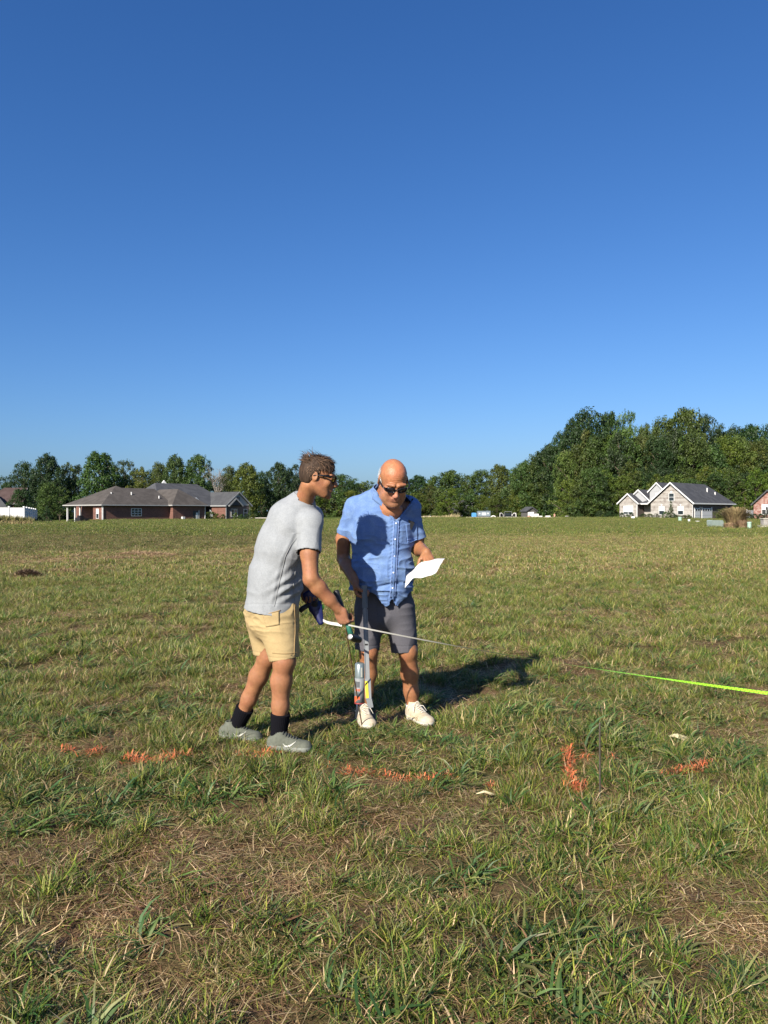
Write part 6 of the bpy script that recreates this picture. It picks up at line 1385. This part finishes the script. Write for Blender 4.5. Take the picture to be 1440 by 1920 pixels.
# dry ornamental grass
rb = np.random.RandomState(9); M_dryb = mat('dry_reeds', (.22, .15, .08), rough=.9, attrc='bcol')
def reeds(px, D, hgt_, rad, n, label, c0, c1):
    p = at_ground(px, 990, D); V = []; F = []; C = []; b0 = 0
    for k in range(n):
        a = rb.rand() * 6.28; r_ = rad * .5 * rb.rand(); az = a + rb.randn() * .4; le = rb.uniform(0, .55); l = hgt_ * rb.uniform(.5, 1.05); w_ = rb.uniform(.010, .022)
        q = np.array((r_ * math.cos(a), r_ * math.sin(a), -.03)); d = np.array((math.cos(az) * math.sin(le), math.sin(az) * math.sin(le), math.cos(le))); s_ = np.array((-math.sin(az), math.cos(az), 0)) * w_
        m_ = q + d * l * .6; e = m_ + nrm(d + np.array((math.cos(az), math.sin(az), -.4)) * .5) * l * .4
        V += [q - s_, q + s_, m_ + s_, m_ - s_, e + s_ * .6, e - s_ * .6]; F += [[b0, b0 + 1, b0 + 2, b0 + 3], [b0 + 3, b0 + 2, b0 + 4, b0 + 5]]; b0 += 6; C += [lerp(c0, c1, rb.rand())] * 6
    me = mesh_np('stems', np.array(V), np.array(F), M_dryb); cattr(me, 'bcol', np.array(C)); t = thing('ornamental_grass', label, 'bush', p); o = obj('stems', me, kind='stuff'); o.parent = t
reeds(1379, 63, 1.95, 1.0, 2400, 'large rounded brown clump of dry ornamental grass', (.20, .13, .07), (.34, .27, .12)); reeds(1393, 62, .85, .8, 900, 'low ragged brown clump at the right foot of the big dry grass', (.22, .13, .08), (.36, .25, .15)); reeds(1370, 62, .6, .9, 800, 'short straw growth beside the green transformer box', (.24, .15, .09), (.40, .28, .16))
def weeds(name, label, x0, x1, y0, y1, n, hh, c0, c1):
    V = []; F = []; C = []; b0 = 0
    for k in range(n):
        D = rb.uniform(y0, y1); x = (rb.uniform(x0, x1) - 720) / FPX * D; z = float(terr(x, D)); l = hh * rb.uniform(.4, 1.1) * (.4 + 1.2 * float(n2(x, D, .35, 4))); az = rb.rand() * 6.28; le = rb.uniform(0, .7); w_ = rb.uniform(.02, .06)
        q = np.array((x, D, z - .03)); d = np.array((math.cos(az) * math.sin(le), math.sin(az) * math.sin(le), math.cos(le))); s_ = np.array((-math.sin(az), math.cos(az), 0)) * w_
        V += [q - s_, q + s_, q + d * l * .6 + s_, q + d * l * .6 - s_, q + d * l]; F += [[b0, b0 + 1, b0 + 2], [b0, b0 + 2, b0 + 3], [b0 + 3, b0 + 2, b0 + 4]]; b0 += 5; C += [lerp(c0, c1, rb.rand())] * 5
    me = mesh_np(name, np.array(V), np.array(F), M_dryb); cattr(me, 'bcol', np.array(C)); return tag(obj(name, me), label, 'weeds', kind='stuff')
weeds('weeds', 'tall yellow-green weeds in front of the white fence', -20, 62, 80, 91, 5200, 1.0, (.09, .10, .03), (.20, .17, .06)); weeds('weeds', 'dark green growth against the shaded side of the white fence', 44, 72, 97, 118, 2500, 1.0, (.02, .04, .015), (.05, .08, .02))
weeds('weeds', 'straw-coloured weeds on the far crest of the field', 770, 862, 139, 146, 1500, .9, (.22, .18, .09), (.36, .29, .15)); weeds('weeds', 'brown scrubby edge at the lower left of the swale', -20, 60, 60, 76, 2600, .35, (.12, .08, .035), (.22, .17, .07))
# ------------------------------------------------------------------ building site beyond the crest
M_blue = mat('sky_blue_plastic', (.08, .30, .62), rough=.5); M_dump = mat('blue_grey_steel', (.22, .27, .31), rough=.6, metal=.2); M_block = mat('white_blocks', (.74, .72, .68), rough=.8); M_timber = mat('pale_timber', (.62, .55, .40), rough=.8)
def site(px, D=182): p = P(px, 970, D); p[2] = float(terr(p[0], p[1])); return p
p = site(889); tl = thing('portable_toilet', 'sky-blue portable toilet left of the grey container', 'portable toilet', p); FT = Frame(p, (1, 0), (0, 1)); box_part(FT, 'cabin', M_blue, tl, -.55, .55, 0, 1.1, 0, 2.0); box_part(FT, 'door', M_blue, tl, -.4, .35, -.04, -.003, .1, 1.85); mb = MB(); mb.prism([FT(-.6, 0, 2.003), FT(.6, 0, 2.003), FT(.35, 0, 2.2), FT(-.35, 0, 2.2)], (0, 1.1, 0)); mb.build('roof', M_blue, tl)
p = site(907.5); dm = thing('container', 'blue-grey steel waste container with white notices on its side', 'container', p); FD = Frame(p, (1, 0), (0, 1)); box_part(FD, 'body', M_dump, dm, -1.55, 1.55, 0, 1.6, .1, 2.5); box_part(FD, 'rim', M_dump, dm, -1.62, 1.62, -.06, 1.66, 2.503, 2.62); box_part(FD, 'lower_rail', M_dkdoor, dm, -1.5, 1.5, -.05, -.003, 1.28, 1.38)
for x0, x1, z0_, z1_ in ((-.5, .5, 1.6, 2.2), (-1.25, -.9, 1.85, 2.1), (.85, 1.1, 1.85, 2.2)): box_part(FD, 'notice', M_trim, dm, x0, x1, -.03, -.004, z0_, z1_)
p = site(925, 178); mb = MB(); mb.tube([p + np.array((.62 * math.cos(t), 0, .80 + .55 * math.sin(t))) for t in np.linspace(0, math.pi, 12)], .14, 8); tag(mb.build('pipe_hoop', M_block), 'curved white pipe lying right of the grey container', 'pipe')
p = site(954); tk = thing('pickup_truck', 'dark pickup truck seen end-on with both pale doors swung open', 'pickup truck', p); FK = Frame(p, (1, 0), (0, 1))
mb = MB(); FK.box(mb, -.95, .95, 0, 4.8, .55, 1.35); mb.build('body', M_blackpl, tk); mb = MB(); mb.prism([FK(-.9, 1.5, 1.353), FK(.9, 1.5, 1.353), FK(.78, 1.6, 2.0), FK(-.78, 1.6, 2.0)], (0, 1.7, 0)); mb.build('cab', M_blackpl, tk)
box_part(FK, 'bumper', M_trimg, tk, -.95, .95, -.12, -.003, .95, 1.15); box_part(FK, 'rear_window', M_glass, tk, -.65, .65, 1.44, 1.49, 1.5, 1.9); mb = MB(); mb.tube([FK(-.85, .9, 1.35), FK(-.85, .9, 2.35), FK(.85, .9, 2.35), FK(.85, .9, 1.35)], .05, 6); mb.build('ladder_rack', M_trimg, tk)
for s_ in (-1, 1):
    mb = MB(); mb.prism([FK(s_ * 1.0, 1.7, 1.0), FK(s_ * 2.1, 1.3, 1.0), FK(s_ * 2.0, 1.3, 2.05), FK(s_ * 1.5, 1.5, 2.1), FK(s_ * 1.0, 1.7, 1.6)], (0, .09, 0)); d_ = mb.build('door', M_block, tk)
    mb = MB(); mb.prism([FK(s_ * 1.15, 1.63, 1.15), FK(s_ * 1.9, 1.33, 1.15), FK(s_ * 1.85, 1.33, 1.92), FK(s_ * 1.5, 1.45, 1.96), FK(s_ * 1.15, 1.63, 1.6)], (0, -.03, 0)); mb.build('door_lining', M_blackpl, d_)
    for yy in (.8, 3.8): mb = MB(); c_ = np.array(FK(s_ * .8, yy, .38)); mb.tube([c_ - (.12, 0, 0), c_ + (.12, 0, 0)], .38, 14); mb.build('wheel', M_black, tk)
p = site(997, 196); sh_ = thing('shed', 'dark grey garden shed with a pointed roof in front of the wood', 'shed', p); FS = Frame(p, (.95, .3), (-.3, .95)); M_shed = mat('grey_shed_boards', (.10, .095, .09), rough=.85); box_part(FS, 'wall', M_shed, sh_, -1.5, 1.5, 0, 3, 0, 2.6); gable(FS, sh_, M_shed, -1.5, 1.5, 0, 2.601, 3.5, d=.1); roof(FS, sh_, M_roofG, -1.5, 1.5, 0, 3, 2.6, 3.7, 'b', True, True, oh=.25, trim=M_roofG); box_part(FS, 'door', M_dkdoor, sh_, -.5, .5, -.06, -.003, .1, 2.1)
def blocks(px, w, z0_, z1_, label, D=181, m=None):
    p = site(px, D); t = thing('block_stack', label, 'building blocks', p, 'pale building blocks on the site'); nb_ = max(1, int(round(w / .9)))
    for k in range(nb_): box_part(Frame(p, (1, 0), (0, 1)), 'block', m or M_block, t, -w / 2 + w * k / nb_, -w / 2 + w * (k + 1) / nb_ - .03, 0, .8, z0_, z1_ + .12 * ((k * 7) % 3) * .5)
blocks(996, 1.4, 0, 2.15, 'taller stack of white blocks in front of the dark shed'); blocks(1006, 1.1, 0, 1.75, 'lower stack of white blocks right of the taller stack'); blocks(1014, .8, 0, 1.25, 'small pale pile just right of the white block stacks'); blocks(1028, 1.1, 0, 1.28, 'low white pile left of the standing worker', 179); blocks(1063, 1.6, 0, 1.25, 'long low white pile right of the standing worker', 179); blocks(798, 2.6, 0, 1.22, 'long low white block lying just right of the blue shirt', 179); blocks(868, 1.3, 0, 1.0, 'pale concrete lumps left of the blue toilet', 179, M_timber)
p = site(1000, 178); tag(box_part(Frame(p, (1, 0), (0, 1)), 'timber_edge', M_timber, None, -16, 14, 0, .2, .2, .98), 'long low pale timber edging along the building site', 'timber')
def worker(px, label, crouch, shirt):
    p = site(px, 180.5); w_ = thing('person', label, 'person', p); S = Sculpt(p - .8, p + np.array((.8, .8, 2.2)), .03); M_s = mat('work_skin', (.45, .24, .16), rough=.6)
    hz_ = 1.0 if not crouch else .75; bx_ = .0 if not crouch else .35; hip = p + np.array((0, 0, hz_)); ch = hip + np.array((bx_, 0, .48)); hd = ch + np.array((bx_ * .4, -.03, .32))
    for q in (-1, 1): S.chain([hip + np.array((q * .1, 0, 0)), p + np.array((q * .15 + .1 * crouch, -.1 * crouch, hz_ * .5)), p + np.array((q * .16, 0, .05))], [.10, .07, .05], .03); S.chain([ch + np.array((q * .19, 0, .02)), ch + np.array((q * .27, -.1, -.25)), ch + np.array((q * .22, -.25, -.42))], [.06, .05, .04], .03)
    S.econe(hip, ch, (.16, .12), (.19, .12), (1, 0, 0), .05); S.cone(ch, hd, .06, .06, .03); S.ell(hd, (.085, .10, .125), None, .02); v, f = S.verts(1); obj('body', mesh_np('body', v, f, M_s, True), w_)
    for nm_, zz0, zz1, m_, g in (('shirt', hip, ch, shirt, 1.13), ('trousers', None, None, M_dkdoor, 1)):
        S = Sculpt(p - .8, p + np.array((.8, .8, 2.2)), .03)
        if nm_ == 'shirt':
            S.econe(hip, ch, (.18, .14), (.21, .14), (1, 0, 0), .05)
            for q in (-1, 1): S.cone(ch + np.array((q * .19, 0, .02)), ch + np.array((q * .25, -.06, -.16)), .08, .07, .03)
        else:
            for q in (-1, 1): S.chain([hip + np.array((q * .1, 0, 0)), p + np.array((q * .15 + .1 * crouch, -.1 * crouch, hz_ * .5)), p + np.array((q * .16, 0, .1))], [.125, .10, .08], .03)
        v, f = S.verts(1); obj(nm_, mesh_np(nm_, v, f, m_, True), w_)
M_pink = mat('salmon_shirt', (.62, .33, .27), rough=.9)
worker(989, 'distant worker in a salmon shirt bending beside the white block stack', 1, M_pink); worker(1040, 'distant worker in a salmon shirt standing alone by the low white piles', 0, M_pink)
# grey house glimpsed through the trees
p = site(874, 228); hh_ = thing('house', 'grey-roofed house glimpsed between the trees above the building site', 'house', p); FH = Frame(p, (.9, .4), (-.4, .9)); box_part(FH, 'wall', M_siding, hh_, -2.2, 2.4, 0, 5, 0, 5.0); roof(FH, hh_, M_roofL, -2.2, 2.4, 0, 5, 5.0, 6.8, 'a', True, True, oh=.3)
# thing by the garage, sign on the lawn
p = np.array(HR(-1.2, 10.2, -.3)); bk = thing('garden_ornament', 'small black and white object standing right of the garage door', 'ornament', p); mb = MB(); mb.tube([p, p + (0, 0, 1.5)], .05, 6); mb.build('stand', M_trim, bk); mb = MB(); mb.tube([p + (0, 0, .6), p + (0, 0, .8), p + (0, 0, 1.2), p + (0, 0, 1.4)], [.15, .34, .30, .1], 8); mb.build('body', M_blackpl, bk); mb = MB(); mb.tube([p + (.05, -.1, 1.2), p + (.05, -.1, 1.6)], [.2, .14], 8); mb.build('top', M_block, bk)
p = at_ground(1187, 975, 112); sg = thing('lawn_sign', 'tiny white sign on the lawn in front of the stone house', 'sign', p); FZ = Frame(p, (1, 0), (0, 1)); box_part(FZ, 'board', M_trim, sg, -.25, .25, 0, .03, .2, .5); box_part(FZ, 'leg', M_blackpl, sg, .04, .08, 0, .03, -.05, .199)
# heap of clippings on the left
def heap(px, py, w, hh, n, label, c0, c1):
    D = CAMZ * FPX / (py - 960.); c = P(px, py, D); c[2] = float(terr(c[0], c[1])); rr = np.random.RandomState(int(px)); V = []; F = []; C = []; b0 = 0
    for k in range(n):
        a = rr.rand() * 6.28; r_ = math.sqrt(rr.rand()); x_, y_ = r_ * w * math.cos(a), r_ * w * .5 * math.sin(a); z_ = hh * (1 - r_ ** 2) * rr.uniform(.3, 1) * (.6 + .8 * float(n2(x_, y_, 4, 3)))
        az = rr.rand() * 6.28; le = rr.uniform(.9, 1.7); l = rr.uniform(.06, .16); d = np.array((math.cos(az) * math.sin(le), math.sin(az) * math.sin(le), math.cos(le))); s_ = np.array((-math.sin(az), math.cos(az), 0)) * rr.uniform(.003, .007)
        q = c + (x_, y_, z_); V += [q - s_, q + s_, q + d * l]; F += [[b0, b0 + 1, b0 + 2]]; b0 += 3; C += [lerp(c0, c1, rr.rand())] * 3
    me = mesh_np('clippings', np.array(V), np.array(F), M_dryb); cattr(me, 'bcol', np.array(C)); tag(obj('clippings', me), label, 'clippings', kind='stuff')
heap(52, 1083, .34, .17, 5000, 'dark heap of dead grass at the left of the field', (.07, .045, .03), (.20, .13, .08)); heap(265, 1042, 1.1, .12, 6500, 'pale straw windrow right of the dark heap', (.24, .15, .08), (.40, .28, .16)); heap(225, 1050, .7, .10, 3500, 'brown clippings left of the pale windrow', (.16, .10, .05), (.36, .25, .14))
heap(120, 1075, .6, .07, 2500, 'thin brown clippings right of the dark heap', (.16, .10, .05), (.30, .21, .11))
